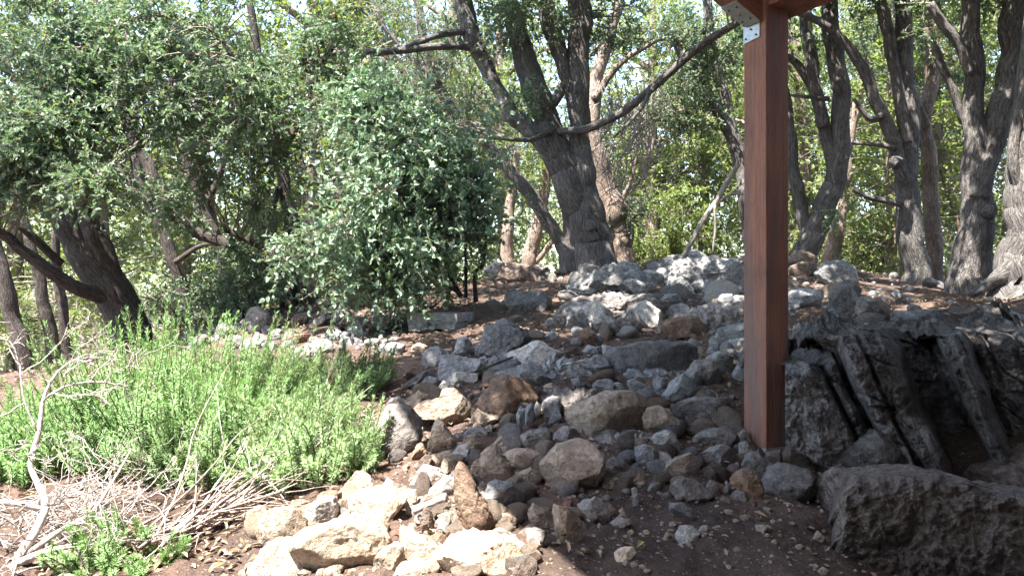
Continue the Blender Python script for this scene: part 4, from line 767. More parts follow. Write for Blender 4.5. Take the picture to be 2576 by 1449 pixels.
# 3 thin trunk leaning left
WS[0] = .76
tree('oak_tree', 'slim mossy trunk leaning far left from a stump beside the big oak', 'tree', [
 D_(10,[(1440,700,80),(1432,655,68),(1398,592,46),(1342,502,46),(1276,420,44),(1215,358,40),(1130,266,38),(1086,180,35),(1062,60,30),(1040,-70,24)]),
 D_(10,[(1432,650,46),(1430,590,44),(1425,530,38),(1402,460,22),(1396,400,12)]), D_(9.9,[(1215,360,18),(1160,318,16),(1090,300,10)]), D_(9.9,[(1098,200,20),(1030,140,17),(960,60,13),(930,-20,10)])],
 'bark', [bl(1090,250,9.8,80,70,18), bl(1180,280,9.8,70,60,16), bl(1010,60,9.8,90,80,18), bl(1270,380,9.8,60,50,10), bl(1340,560,9.9,80,70,14), bl(1150,120,10,130,110,26), bl(1000,180,10,110,120,26)], 'oak', seed=5, crown_kw=dict(L=.045, tw=11, nl=5, tl=(.2, .6)))
# 4 dark leaning oak at the left
WS[0] = .74
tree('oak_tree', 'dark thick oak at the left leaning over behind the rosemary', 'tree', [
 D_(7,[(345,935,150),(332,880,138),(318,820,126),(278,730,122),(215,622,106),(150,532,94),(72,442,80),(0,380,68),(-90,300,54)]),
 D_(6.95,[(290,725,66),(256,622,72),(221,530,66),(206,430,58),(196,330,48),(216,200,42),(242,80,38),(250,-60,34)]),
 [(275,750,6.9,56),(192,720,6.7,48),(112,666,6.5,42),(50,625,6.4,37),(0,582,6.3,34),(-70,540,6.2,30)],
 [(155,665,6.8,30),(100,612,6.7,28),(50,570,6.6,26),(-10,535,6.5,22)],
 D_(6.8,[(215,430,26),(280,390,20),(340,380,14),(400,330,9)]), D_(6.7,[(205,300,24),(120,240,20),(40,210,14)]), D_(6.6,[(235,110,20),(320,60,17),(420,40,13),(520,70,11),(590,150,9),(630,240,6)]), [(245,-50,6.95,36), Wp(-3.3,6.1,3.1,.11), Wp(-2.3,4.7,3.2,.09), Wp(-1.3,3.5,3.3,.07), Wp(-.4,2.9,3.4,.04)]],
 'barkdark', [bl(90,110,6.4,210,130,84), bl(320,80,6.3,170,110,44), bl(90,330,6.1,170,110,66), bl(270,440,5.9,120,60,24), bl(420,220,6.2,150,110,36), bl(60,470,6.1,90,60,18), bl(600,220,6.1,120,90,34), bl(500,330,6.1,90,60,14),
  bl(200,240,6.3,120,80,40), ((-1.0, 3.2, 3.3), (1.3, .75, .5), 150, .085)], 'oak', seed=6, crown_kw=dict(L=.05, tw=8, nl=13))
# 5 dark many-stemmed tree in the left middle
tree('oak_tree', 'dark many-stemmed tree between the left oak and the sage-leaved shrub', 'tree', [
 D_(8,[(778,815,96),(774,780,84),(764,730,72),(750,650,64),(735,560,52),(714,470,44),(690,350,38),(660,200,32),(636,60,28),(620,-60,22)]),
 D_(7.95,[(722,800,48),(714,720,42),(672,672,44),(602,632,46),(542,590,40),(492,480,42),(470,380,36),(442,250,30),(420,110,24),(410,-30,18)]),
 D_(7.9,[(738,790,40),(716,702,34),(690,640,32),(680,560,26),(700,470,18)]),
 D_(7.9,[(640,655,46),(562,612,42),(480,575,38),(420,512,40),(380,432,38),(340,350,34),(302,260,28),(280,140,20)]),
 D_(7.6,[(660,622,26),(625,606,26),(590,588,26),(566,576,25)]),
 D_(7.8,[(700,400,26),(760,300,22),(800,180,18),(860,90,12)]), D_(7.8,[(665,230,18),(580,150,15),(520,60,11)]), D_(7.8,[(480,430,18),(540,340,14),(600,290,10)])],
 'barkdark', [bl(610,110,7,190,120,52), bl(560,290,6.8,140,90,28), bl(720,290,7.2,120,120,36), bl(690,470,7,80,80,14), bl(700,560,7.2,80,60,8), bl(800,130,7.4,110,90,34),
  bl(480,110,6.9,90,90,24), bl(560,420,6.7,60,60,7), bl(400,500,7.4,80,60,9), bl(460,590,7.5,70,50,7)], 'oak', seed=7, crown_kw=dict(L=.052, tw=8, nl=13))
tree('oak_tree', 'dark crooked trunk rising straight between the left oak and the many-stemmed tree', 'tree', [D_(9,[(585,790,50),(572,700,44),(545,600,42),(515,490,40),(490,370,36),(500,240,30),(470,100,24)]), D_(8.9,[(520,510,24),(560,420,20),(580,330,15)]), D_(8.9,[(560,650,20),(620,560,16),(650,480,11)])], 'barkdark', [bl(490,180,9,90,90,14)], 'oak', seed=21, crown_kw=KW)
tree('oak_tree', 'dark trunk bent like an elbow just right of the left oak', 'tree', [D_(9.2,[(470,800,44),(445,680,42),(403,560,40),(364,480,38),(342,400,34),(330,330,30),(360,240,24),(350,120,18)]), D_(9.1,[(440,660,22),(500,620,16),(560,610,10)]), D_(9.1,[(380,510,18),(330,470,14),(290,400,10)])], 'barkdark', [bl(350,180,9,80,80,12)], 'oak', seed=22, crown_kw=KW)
# 6 fork right of the post
WS[0] = .82
tree('oak_tree', 'forked oak just right of the post with a trunk bending to the right', 'tree', [
 D_(8.5,[(2005,715,104),(2015,670,86),(2032,630,74),(2062,560,70),(2092,470,64),(2108,410,60),(2117,300,54),(2112,180,52),(2092,60,50),(2080,-110,44)]),
 D_(8.5,[(2102,440,44),(2076,335,38),(2052,240,34),(2004,160,24),(1960,138,18)]), D_(8.45,[(2070,320,34),(2042,160,38),(2026,30,36),(2015,-90,32)]),
 D_(8.6,[(2035,640,44),(2026,560,42),(2000,460,42),(1986,350,38),(1975,240,28),(1950,120,20)]), D_(8.4,[(2085,250,16),(2040,245,12),(1990,240,8)])],
 'bark', [bl(2060,-80,8.4,260,110,36), bl(1960,100,8.4,80,60,10), ((3.4, 7.4, 4.2), (1.6, 1.5, .8), 100, .085), ((2.6, 5.2, 3.6), (1.4, 1.2, .7), 100, .085)], 'oak', seed=8, crown_kw=KW)
tree('oak_tree', 'short leaning trunk behind the forked oak right of the post', 'tree', [D_(10,[(2085,700,56),(2092,640,50),(2108,560,46),(2120,470,42),(2128,390,36),(2150,280,28),(2180,150,20)])],
 'barkwarm', [bl(2170,140,10,70,90,16)], 'oak', seed=9, crown_kw=KW)
# 7 tall pair
WS[0] = .9
tree('oak_tree', 'tall upright oak with a burr and an arching limb reaching toward the post', 'tree', [
 D_(8,[(2315,755,100),(2306,710,80),(2292,604,66),(2286,504,62),(2281,403,58),(2286,302,54),(2281,201,48),(2276,100,44),(2271,0,42),(2265,-130,38)]),
 D_(7.95,[(2284,460,40),(2268,440,42),(2246,352,38),(2210,262,34),(2170,176,30),(2130,116,26),(2070,60,22),(1995,28,16)]),
 D_(7.95,[(2280,360,34),(2272,300,34),(2252,176,32),(2232,75,33),(2210,0,34),(2190,-110,32)]),
 D_(7.7,[(2262,414,36),(2254,410,34),(2246,408,22)]), D_(7.9,[(2250,373,18),(2205,363,13),(2140,360,8)]), D_(7.9,[(2268,514,22),(2200,500,16),(2145,478,10)]), D_(7.9,[(2225,290,20),(2190,300,17),(2150,250,11)])],
 'bark', [bl(2220,-90,8,220,100,34), bl(2160,500,8,70,50,10), bl(2190,60,8,60,60,8), ((4.6, 7.2, 4.0), (1.6, 1.5, .8), 80, .085)], 'oak', seed=10, crown_kw=KW)
tree('oak_tree', 'slender pale trunk directly behind the tall oak with the burr', 'tree', [
 D_(8.7,[(2358,740,60),(2352,700,46),(2342,554,44),(2337,428,42),(2327,312,40),(2342,201,36),(2348,100,38),(2342,0,38),(2340,-110,34)]),
 D_(8.6,[(2334,320,22),(2300,250,16),(2255,200,10)])],
 'barkwarm', [bl(2400,-60,8.7,120,80,18), bl(2370,90,8.7,60,60,8)], 'oak', seed=11, crown_kw=KW)
# 8 broad fork
tree('oak_tree', 'broad-based oak near the right edge that forks into two heavy stems', 'tree', [
 D_(7,[(2425,795,170),(2436,755,132),(2447,640,100),(2457,529,82),(2457,428,74),(2453,327,56),(2450,226,50),(2447,126,50),(2442,50,48),(2442,-110,44)]),
 D_(6.95,[(2462,500,60),(2480,400,64),(2518,262,66),(2543,151,70),(2553,50,74),(2560,-90,76)]), D_(6.9,[(2440,190,26),(2418,118,29),(2374,60,27),(2340,10,24)]),
 D_(7.05,[(2440,340,22),(2422,302,21),(2397,226,22),(2367,166,23),(2350,120,20)]), D_(6.75,[(2480,545,40),(2490,525,34),(2494,512,22)]), [(2442,-100,7,42), Wp(4.0,5.6,3.6,.12), Wp(3.0,4.0,3.3,.09), Wp(2.2,2.8,3.2,.05)]],
 'bark', [bl(2480,-90,7,170,100,28), bl(2360,30,7,70,50,8), ((4.2, 5.4, 3.6), (1.5, 1.3, .8), 90, .085), ((2.6, 3.6, 3.2), (1.4, 1.1, .6), 110, .085)], 'oak', seed=12, crown_kw=KW)
# 9 right edge trunk
tree('oak_tree', 'massive sunlit trunk with spreading roots at the right edge of the picture', 'tree', [
 D_(6,[(2625,830,330),(2612,760,250),(2604,680,180),(2596,600,150),(2592,500,130),(2604,380,124),(2622,200,116),(2640,-60,104)]),
 [(2440,745,6.2,18),(2490,715,6.1,34),(2540,680,6,60),(2590,620,6,70)], [(2480,800,5.8,16),(2530,770,5.85,30),(2580,730,5.9,60),(2610,680,6,70)], [(2640,-40,6,80), Wp(4.2,4.6,3.5,.14), Wp(3.4,2.9,3.4,.10), Wp(2.0,1.9,3.4,.06)], D_(5.95,[(2570,480,36),(2545,400,30),(2560,300,24),(2590,200,18)])],
 'bark', [((1.6, 2.0, 3.4), (1.5, 1.2, .5), 120, .085), ((3.4, 2.2, 3.4), (1.4, 1.3, .6), 120, .085), ((4.2, 4.0, 3.4), (1.3, 1.1, .7), 90, .085), ((5.2, 6, 3.9), (1.4, 1.3, .8), 70, .085)], 'oak', seed=13, crown_kw=KW)  # this crown is unseen, put over the roof and outcrop to darken them
tree('oak_tree', 'thin leaning trunk seen between the tall pair and the broad forked oak', 'tree', [D_(11,[(2445,720,44),(2432,640,40),(2417,554,37),(2387,453,34),(2362,362,28),(2350,280,22),(2352,180,14)])],
 'barkwarm', [bl(2380,250,11,70,90,16)], 'oak', seed=14, crown_kw=KW)
tree('oak_tree', 'dark forked trunk in the gap immediately left of the post', 'tree', [
 D_(10,[(1905,700,50),(1893,640,46),(1880,520,44),(1862,420,42),(1840,340,40),(1800,270,34),(1746,190,28),(1700,110,22)]), D_(10,[(1842,345,34),(1816,220,32),(1790,120,30),(1778,-10,26)])],
 'bark', [bl(1700,250,9.8,70,70,26), bl(1770,70,10,110,90,30), bl(1850,200,10,70,90,20), bl(1720,150,10,80,60,16)], 'oak', seed=15, crown_kw=KW)
# small trunks behind
g = 'slim trunks behind the crest'
tree('oak_tree', 'straight slim trunk behind the crest left of a leaning one', 'tree', [D_(12,[(1272,680,40),(1275,640,36),(1278,560,32),(1292,470,26),(1300,380,18)])], 'barkwarm', [bl(1290,400,12,70,80,16)], 'far', g, 16, KW)
tree('oak_tree', 'slim leaning trunk with a low side branch behind the crest', 'tree', [D_(12,[(1322,700,48),(1330,650,42),(1345,590,38),(1370,480,28),(1380,390,18)]), D_(12,[(1330,675,22),(1362,640,18),(1395,600,12)])], 'barkwarm', [bl(1370,420,12,70,80,16)], 'far', g, 17, KW)
g = 'thin dark trunks at the left edge'
tree('oak_tree', 'thickest thin dark trunk at the left edge beyond the rosemary', 'tree', [D_(8,[(78,960,52),(66,910,46),(40,820,43),(10,700,40),(-25,580,34)])], 'barkdark', None, 'oak', g, 18)
tree('oak_tree', 'second thin dark trunk from the left edge beyond the rosemary', 'tree', [D_(8.3,[(136,930,40),(130,880,36),(112,780,33),(96,680,30),(70,590,24),(40,480,18)])], 'barkdark', None, 'oak', g, 19)
tree('oak_tree', 'third and thinnest dark trunk from the left edge beyond the rosemary', 'tree', [D_(8.6,[(176,910,30),(168,860,28),(155,760,27),(140,640,24),(150,500,18)])], 'barkdark', None, 'oak', g, 20)

# dead leaning branch by the post
WS[0] = 1.
rg = np.random.default_rng(5); b0 = P(1722, 640, 8.5); o = empty('dead_branch', tuple(b0), 'dead grey branch leaning against the trunks just left of the post', 'branch'); G = Geo()
limb(G, D_(8.5,[(1720,645,13),(1762,564,13),(1803,504,14),(1833,453,14),(1856,415,12)]), 8, .1, seed=71); limb(G, D_(8.5,[(1790,520,8),(1840,488,7),(1880,490,5)]), 6, .1, seed=72); limb(G, D_(8.45,[(1798,515,7),(1800,580,6),(1792,640,4)]), 6, .1, seed=73)
G.build('branch', M['deadgrey'], o, b0)
# hanging tangle of dead twigs right of the big oak
o = empty('hanging_twigs', tuple(P(1590, 300, 9.6)), 'tangle of pale dead twigs hanging right of the big leaning oak', 'twigs')
nb = 130; x = rg.normal(1600, 60, nb); y0 = rg.uniform(200, 420, nb); ln_ = rg.uniform(60, 190, nb); t = np.linspace(0, 1, 6)
Pt = np.stack([np.stack([P(x[i]+(np.sin(t[k]*3+i)*14+t[k]*rg.normal(-8, 30)), y0[i]+ln_[i]*t[k], 9.6+.25*math.sin(i*1.7)) for k in range(6)]) for i in range(nb)])
v, f = tubes(Pt, np.repeat(np.linspace(.009, .003, 6)[None], nb, 0), 3); obj('twigs', mesh_np('twigs', v-P(1590, 300, 9.6), f, True, {'bark': v}), M['dead'], o)

# sage-leaved shrub in front of the path
sk = [D_(6.5,[(1197,760,13),(1195,690,10),(1216,660,10),(1204,600,9),(1180,520,8),(1120,420,6),(1060,340,4)]), D_(6.5,[(1172,750,9),(1171,640,8),(1165,560,7),(1100,480,5)]), D_(6.6,[(1160,745,13),(1128,685,11),(1112,610,9),(1060,540,7),(980,480,5)]),
      D_(6.5,[(1214,665,8),(1222,600,6),(1200,520,5)]), D_(6.4,[(1150,735,8),(1080,690,7),(980,640,6),(900,560,4)]), D_(6.3,[(1060,540,6),(960,400,5),(900,330,3)])]
tree('leafy_shrub', 'large sage-leaved shrub drooping over the path in the middle', 'shrub', sk, 'barkdark',
 [bl(1000,470,6.1,230,190,76), bl(900,600,6,160,140,56), bl(975,670,6,110,80,22), bl(1075,360,6.2,170,120,46), bl(890,330,6.2,130,100,30), bl(830,500,6.1,100,130,32), bl(1120,520,6.2,110,130,34), bl(1040,610,6.1,90,100,16), bl(1180,420,6.3,70,70,16), bl(880,250,6.3,80,60,14), bl(1010,260,6.3,110,60,18), bl(780,640,6.1,50,60,10), bl(1180,600,6.4,40,60,6), bl(1000,740,6,40,30,5)],
 'sage', seed=30, crown_kw=dict(L=.055, tw=6, nl=10, tl=(.14, .46), gap=False, br=.007, aspect=.6, up=.7, rpow=.62))
# dark undergrowth behind the path
def shrub(label, blobs, leafm, seed, L=.045, group=None, stems=5, base=None, name='leafy_shrub', **kw):
    rg = np.random.default_rng(seed); c = np.asarray(blobs[0][0]); bx, by = c[0], c[1]; b = np.array([bx, by, gz(bx, by)[0]-.05]); o = empty(name, tuple(b), label, 'shrub', group); G = Geo(); sk = []
    for i_ in range(stems):
        e = np.asarray(blobs[i_ % len(blobs)][0])+rg.normal(size=3)*.12; m = (b+e)/2+rg.normal(size=3)*.1
        w = spline(np.array([np.append(b+rg.normal(size=3)*[.12, .12, 0], .016), np.append(m, .011), np.append(e, .005)]), 10); V, Q, A = tube(w[:, :3], w[:, 3], 6); G.add(V, Q, A); sk.append(w[:, :3])
    G.build('stems', M['barkdark'], o, b)
    (lv, lq), (tv, tq) = crown(np.concatenate(sk), blobs, rg, L=L, gap=False, br=.006, **kw)
    obj('foliage', mesh_np('foliage', lv-b, lq, False), M[leafm], o); obj('twigs', mesh_np('twigs', tv-b, tq, True, {'bark': tv}), M['twig'], o)
shrub('leafy undergrowth shrub between the left oak and the many-stemmed tree', [bl(430,760,7.8,110,60,28), bl(520,790,7.7,90,50,20)], 'oak', 41)
shrub('small shrub with bright leaves in front of the many-stemmed trunks', [bl(630,730,7.6,80,60,40), bl(600,660,7.7,60,50,18)], 'oak', 42)
shrub('low thin undergrowth shrub beneath the slender trunks at the left edge', [bl(90,800,9.2,130,110,44), bl(200,700,9.4,90,90,24)], 'far', 43)
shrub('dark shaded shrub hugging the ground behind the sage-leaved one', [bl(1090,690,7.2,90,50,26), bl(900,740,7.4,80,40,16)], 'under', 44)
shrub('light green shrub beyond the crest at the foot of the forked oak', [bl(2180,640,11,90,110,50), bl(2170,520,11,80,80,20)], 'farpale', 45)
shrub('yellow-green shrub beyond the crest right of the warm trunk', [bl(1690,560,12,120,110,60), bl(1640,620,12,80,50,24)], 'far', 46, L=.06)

# ------------------------------------------------------------------ wood beyond
def far_tree(label, x, y, h, r, leafm, seed, nh, L, lean=0., group=None, low=False):
    rg = np.random.default_rng(seed); zb = gz(x, y)[0]-.2; b = np.array([x, y, zb]); o = empty('oak_tree', tuple(b), label, 'tree', group); G = Geo(); sk = []
    top = b+np.array([lean, rg.normal()*.3, h]); w = spline(np.array([np.append(b, .15), np.append((b*.5+top*.5)+rg.normal(size=3)*.2, .11), np.append(top, .05)]), 24)
    V, Q, A = tube(w[:, :3], w[:, 3], 9, .15, seed); G.add(V, Q, A); sk.append(w[:, :3])
    blobs = []
    for i_ in range(5):
        s = w[int(rg.integers(8, 20)), :3]; e = s+np.array([rg.normal()*r*.7, rg.normal()*r*.5, rg.uniform(.2, .9)*r])
        ww = spline(np.array([np.append(s, .06), np.append((s+e)/2+rg.normal(size=3)*.15, .04), np.append(e, .02)]), 12); V, Q, A = tube(ww[:, :3], ww[:, 3], 6, .1, seed+i_); G.add(V, Q, A); sk.append(ww[:, :3])
        blobs.append((e, (r*.62, r*.6, r*.5), nh//8))
    blobs.append((b+np.array([lean*.5, 0, h*.55]), (r, r*.8, h*.45), nh//3))
    if low: blobs.append((b+np.array([0, -.3, h*.22]), (r*1.1, r*.8, h*.22), nh//4))
    G.build('trunk', M['barkwarm' if leafm != 'under' else 'barkdark'], o, b)
    (lv, lq), (tv, tq) = crown(np.concatenate(sk), blobs, rg, L=L, tw=7, nl=11, tl=(.2, .55), gap=False, hexa=False, br=.013)
    obj('crown', mesh_np('crown', lv-b, lq, False), M[leafm], o); obj('twigs', mesh_np('twigs', tv-b, tq, True, {'bark': tv}), M['twig'], o); return o
def dup(o, loc, rz, s=1.):
    c = o.copy(); COL.objects.link(c); c.location = loc; c.rotation_euler = (0, 0, rz); c.scale = (s, s, s)
    for ch in o.children:
        d = ch.copy(); COL.objects.link(d); d.parent = c
    return c
g = 'sunlit trees of the wood beyond the crest'; lab = 'sunlit yellow-green tree in the wood beyond the crest'
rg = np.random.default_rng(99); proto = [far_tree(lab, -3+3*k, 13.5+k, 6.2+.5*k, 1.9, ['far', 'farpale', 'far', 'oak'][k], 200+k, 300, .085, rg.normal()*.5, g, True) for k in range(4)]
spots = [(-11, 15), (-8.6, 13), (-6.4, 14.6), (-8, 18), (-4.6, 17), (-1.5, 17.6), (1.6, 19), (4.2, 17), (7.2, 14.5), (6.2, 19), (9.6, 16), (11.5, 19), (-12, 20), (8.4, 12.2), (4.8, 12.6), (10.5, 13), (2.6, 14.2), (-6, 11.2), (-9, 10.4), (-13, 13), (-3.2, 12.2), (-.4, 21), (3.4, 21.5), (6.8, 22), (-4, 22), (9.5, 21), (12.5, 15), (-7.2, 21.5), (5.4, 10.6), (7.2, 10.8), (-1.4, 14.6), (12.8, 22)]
spots += [(5.2, 1.2), (5.6, 3.4), (4.6, -1.4), (7.2, .4), (7, -2.6), (2.4, -4.6), (-.4, -5.4), (-3.6, -5), (4.8, -4.4), (-6.4, -2.6), (-7.2, .6), (-8, 4.4), (7.6, 5.4)]      # unseen trees added round the shelter to shut out open sky
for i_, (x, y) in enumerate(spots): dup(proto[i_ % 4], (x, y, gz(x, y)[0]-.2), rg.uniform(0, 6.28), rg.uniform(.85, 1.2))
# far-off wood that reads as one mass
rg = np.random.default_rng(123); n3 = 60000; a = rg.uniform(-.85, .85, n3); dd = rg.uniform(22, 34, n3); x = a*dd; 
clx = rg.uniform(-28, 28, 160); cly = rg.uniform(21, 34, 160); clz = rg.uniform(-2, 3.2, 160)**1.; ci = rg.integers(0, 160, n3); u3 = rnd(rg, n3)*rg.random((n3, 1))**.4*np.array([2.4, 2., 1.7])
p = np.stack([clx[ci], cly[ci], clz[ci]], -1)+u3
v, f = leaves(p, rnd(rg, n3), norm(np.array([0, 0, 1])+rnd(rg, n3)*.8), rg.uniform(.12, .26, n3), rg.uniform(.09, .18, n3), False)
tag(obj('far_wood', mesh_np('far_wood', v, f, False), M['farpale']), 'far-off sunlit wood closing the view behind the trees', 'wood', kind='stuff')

# ------------------------------------------------------------------ rosemary
def rosemary(label, foot, reach, n_, hgt, leafm, seed, needle=.022, lean=.62, group='rosemary bushes', sp=170, flop=0.):
    """foot: (px, py of the ground under the bush centre); reach: half width and half depth in metres"""
    rg = np.random.default_rng(seed); D = hit(*foot); c = P(foot[0], foot[1], D); o = empty('rosemary_bush', tuple(c), label, 'bush', group)
    a = rg.uniform(0, 2*np.pi, n_); r = np.sqrt(rg.random(n_)); bx = c[0]+np.cos(a)*r*reach[0]; by = c[1]+np.sin(a)*r*reach[1]; bz = gz(bx, by)-.02
    b = np.stack([bx, by, bz], -1); hh = hgt*(1-.62*r**2)*rg.uniform(.55, 1.1, n_)*(1+.5*perlin(b*np.array([3.2, 3.2, 0])+seed))
    outw = np.stack([np.cos(a), np.sin(a), a*0], -1)*(r*lean)[:, None]+rnd(rg, n_)*np.array([.38, .38, 0])
    t = np.linspace(0, 1, 8)[None, :, None]; C = b[:, None]+outw[:, None]*hh[:, None, None]*(1.4*t-.4*t**2)+np.array([0, 0, 1])*hh[:, None, None]*t*(1-flop*t)+rnd(rg, n_)[:, None]*.03*np.sin(np.pi*t)
    v, f = tubes(C, np.repeat(np.linspace(.0042, .0014, 8)[None], n_, 0), 4); obj('stems', mesh_np('stems', v-c, f, True, {'bark': v}), M['rosestem'], o)
    tt = .12+.9*rg.random((n_, sp))**.85; tt = np.minimum(tt, 1); i_ = np.minimum((tt*7).astype(int), 6); fr = (tt*7-i_)[..., None]; ar = np.arange(n_)[:, None]
    p = (C[ar, i_]*(1-fr)+C[ar, i_+1]*fr).reshape(-1, 3); ax = norm(C[ar, i_+1]-C[ar, i_]).reshape(-1, 3); m = len(p)
    side = norm(np.cross(ax, rnd(rg, m))); up = rg.uniform(.25, .95, (m, 1)); up += (tt.reshape(-1, 1) > .92)*1.2
    Ls = needle*rg.uniform(.6, 1.1, m)
    v, f = leaves(p, side+ax*up, ax+rnd(rg, m)*.4, Ls, Ls*.15, False, .1); obj('foliage', mesh_np('foliage', v-c, f, False), M[leafm], o); return o
rosemary('tallest bright green rosemary bush in the middle of the clump', (430,1120), (.50,.40), 560, .63, 'rosemary', 51, .029)
rosemary('bright rosemary bush at the left edge of the picture', (60,1165), (.52,.34), 420, .42, 'rosemary', 52, .028)
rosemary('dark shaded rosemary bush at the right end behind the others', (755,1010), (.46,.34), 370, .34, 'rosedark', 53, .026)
rosemary('low olive green rosemary bush sprawling toward the shaded rocks', (770,1170), (.28,.2), 230, .33, 'roseolive', 54, .028, .8)
rosemary('middle rosemary bush in front, pale green and bushy', (600,1165), (.36,.24), 260, .37, 'roseolive', 55, .029, .7)
rosemary('small rosemary tuft at the bottom left among the brush', (300,1440), (.16,.10), 46, .20, 'rosemary', 56, .024, .6)

# ------------------------------------------------------------------ dead shrub and brushwood
def branchy(rg, start, d0, length, r0, depth, out, wig=.28, kids=(3, 6), spread=.75, grav=0.):
    k = 7; p = [np.array(start)]; d = norm(np.array(d0)[None])[0]
    for i_ in range(k-1): d = norm((d+rg.normal(size=3)*wig+np.array([0, 0, grav]))[None])[0]; p.append(p[-1]+d*length/(k-1))
    p = np.array(p); out.append((p, np.linspace(r0, r0*.45, k)))
    if depth > 0:
        for _ in range(int(rg.integers(*kids))):
            i_ = int(rg.integers(2, k)); dd = norm((norm((p[i_]-p[i_-1])[None])[0]+rg.normal(size=3)*spread)[None])[0]
            branchy(rg, p[i_], dd, length*rg.uniform(.4, .75), r0*.5, depth-1, out, wig, kids, spread, grav)
def brush(name, label, cat, roots, m, seed, partname='branches', group=None):
    rg = np.random.default_rng(seed); out = []; b = np.asarray(roots[0][0])
    for (s, d, l, r, dp, kw) in roots: branchy(rg, s, d, l, r, dp, out, **kw)
    o = empty(name, tuple(b), label, cat, group); Pt = np.stack([q[0] for q in out]); R = np.stack([np.maximum(q[1], .0011) for q in out])
    v, f = tubes(Pt, R, 5); obj(partname, mesh_np(partname, v-b, f, True, {'bark': v}), M[m], o); return o, b
# bleached shrub: traced trunk with fine twigs
b0 = P(20, 1500, 2.35); o = empty('dead_shrub', tuple(b0), 'bleached white dead shrub standing in front of the rosemary at the left edge', 'shrub'); rg = np.random.default_rng(61); G = Geo(); tips = []
for i_, l in enumerate(([(10,1500,2.4,26),(50,1400,2.45,24),(90,1340,2.5,22),(118,1270,2.55,19),(92,1210,2.6,15),(76,1165,2.62,13),(96,1090,2.66,13),(110,1000,2.7,9),(150,930,2.75,6),(220,890,2.8,4)],
   [(112,1285,2.55,17),(60,1268,2.52,15),(0,1262,2.5,15),(-50,1250,2.48,13)], [(60,1400,2.46,16),(160,1330,2.5,13),(230,1290,2.56,10),(290,1200,2.62,7),(330,1130,2.7,4)],
   [(108,1005,2.7,7),(170,970,2.74,6),(250,960,2.8,5),(330,975,2.84,3)], [(96,1090,2.66,6),(60,1000,2.66,5),(50,920,2.68,3)], [(40,1420,2.44,22),(110,1390,2.4,17),(200,1370,2.42,12),(330,1350,2.5,8)])):
    C = limb(G, l, 9, .1, seed=80+i_); tips.append(C)
G.build('trunk', M['dead'], o, b0)
out = []
for C in tips:
    for _ in range(max(5, len(C)//4)):
        s = C[int(rg.integers(len(C)//4, len(C)))]; branchy(rg, s, np.array([rg.normal()*.6+.1, rg.normal()*.3, rg.uniform(-.3, .8)]), rg.uniform(.08, .22), .0028, 2, out, .25, (2, 5), .6)
Pt = np.stack([q[0] for q in out]); R = np.stack([np.maximum(q[1], .0010) for q in out]); v, f = tubes(Pt, R, 4); obj('twigs', mesh_np('twigs', v-b0, f, True, {'bark': v}), M['dead'], o)
def gp(px, py, up=.02): D = hit(px, py); return P(px, py, D)+np.array([0, 0, up])
KW2 = dict(wig=.10, kids=(3, 6), spread=.38)
rg = np.random.default_rng(62); roots = []
for i_ in range(26):
    s = gp(rg.uniform(330, 470), rg.uniform(1340, 1410), .02+.03*rg.random()); e = gp(rg.uniform(560, 740), rg.uniform(1170, 1330), .04+.1*rg.random()); roots.append((s, e-s, np.linalg.norm(e-s)*rg.uniform(.8, 1.15), .0055, 1, dict(wig=.09, kids=(2, 5), spread=.3)))
brush('brushwood', 'fan of dry cut brushwood stems lying left of the sunlit rocks', 'brushwood', roots, 'brush', 63)
roots = []
for i_ in range(62):
    s = gp(rg.uniform(-20, 350), rg.uniform(1240, 1440), .02); roots.append((s, np.array([rg.normal()*.8+.3, rg.normal()*.4, rg.uniform(.0, .45)]), rg.uniform(.16, .36), .0034, 2, dict(wig=.2, kids=(2, 5), spread=.6)))
brush('twig_heap', 'tangled heap of grey dead twigs under the bleached shrub', 'twigs', roots, 'dead', 64)
roots = []
for i_ in range(5): 
    s = gp(470+i_*28, 1340-i_*12, .02); e = gp(700+i_*25, 1160+i_*8, .14); roots.append((s, e-s, np.linalg.norm(e-s), .006, 1, dict(wig=.06, kids=(5, 9), spread=.5)))
brush('dry_branch', 'pale twiggy branches pointing up to the right over the dark hollow', 'branch', roots, 'dead', 65)
# broken root between the cream rocks
b0 = gp(1080, 1275); o = empty('broken_root', tuple(b0), 'short broken piece of bleached root lying among the cream rocks', 'wood'); G = Geo(); dB = np.linalg.norm(b0[1:2])-.12
limb(G, [(1040,1283,dB,26),(1060,1275,dB,18),(1090,1264,dB,17),(1112,1256,dB,22),(1122,1252,dB,26)], 10, .2, seed=91); G.build('wood', M['dead'], o, b0)
b0 = gp(1215, 928); o = empty('fallen_stick', tuple(b0), 'thin dark stick lying in front of the dark furrowed crag', 'stick'); G = Geo(); dB = b0[1]-.3
limb(G, [(1195,935,dB,5),(1240,918,dB,6),(1290,898,dB+.1,5)], 6, .1, seed=92); G.build('stick', M['barkdark'], o, b0)

# leaf litter: far too many to count
rg = np.random.default_rng(88); n_ = 15000; y = 2.3+8*rg.random(n_)**1.2; x = (rg.uniform(-50, 2600, n_)-CX)/F*y; pt = fbm(np.stack([x*1.1, y*1.1, x*0], -1), 2); kp = pt+rg.normal(size=n_)*.35 > 0.05
kp &= ~((x > -.1) & (y < 3.2) & (rg.random(n_) > .08)); x, y = x[kp], y[kp]; z = gz(x, y)+rg.uniform(.003, .022, len(x)); m = len(x)
d = rnd(rg, m)*np.array([1, 1, .3]); v, f = leaves(np.stack([x, y, z], -1), d, norm(np.array([0, 0, 1])+rnd(rg, m)*.5), rg.uniform(.02, .05, m), rg.uniform(.010, .022, m), True, .3)
tag(obj('leaf_litter', mesh_np('leaf_litter', v, f, False), M['litter']), 'dry brown fallen leaves scattered over the soil', 'leaf litter', kind='stuff')
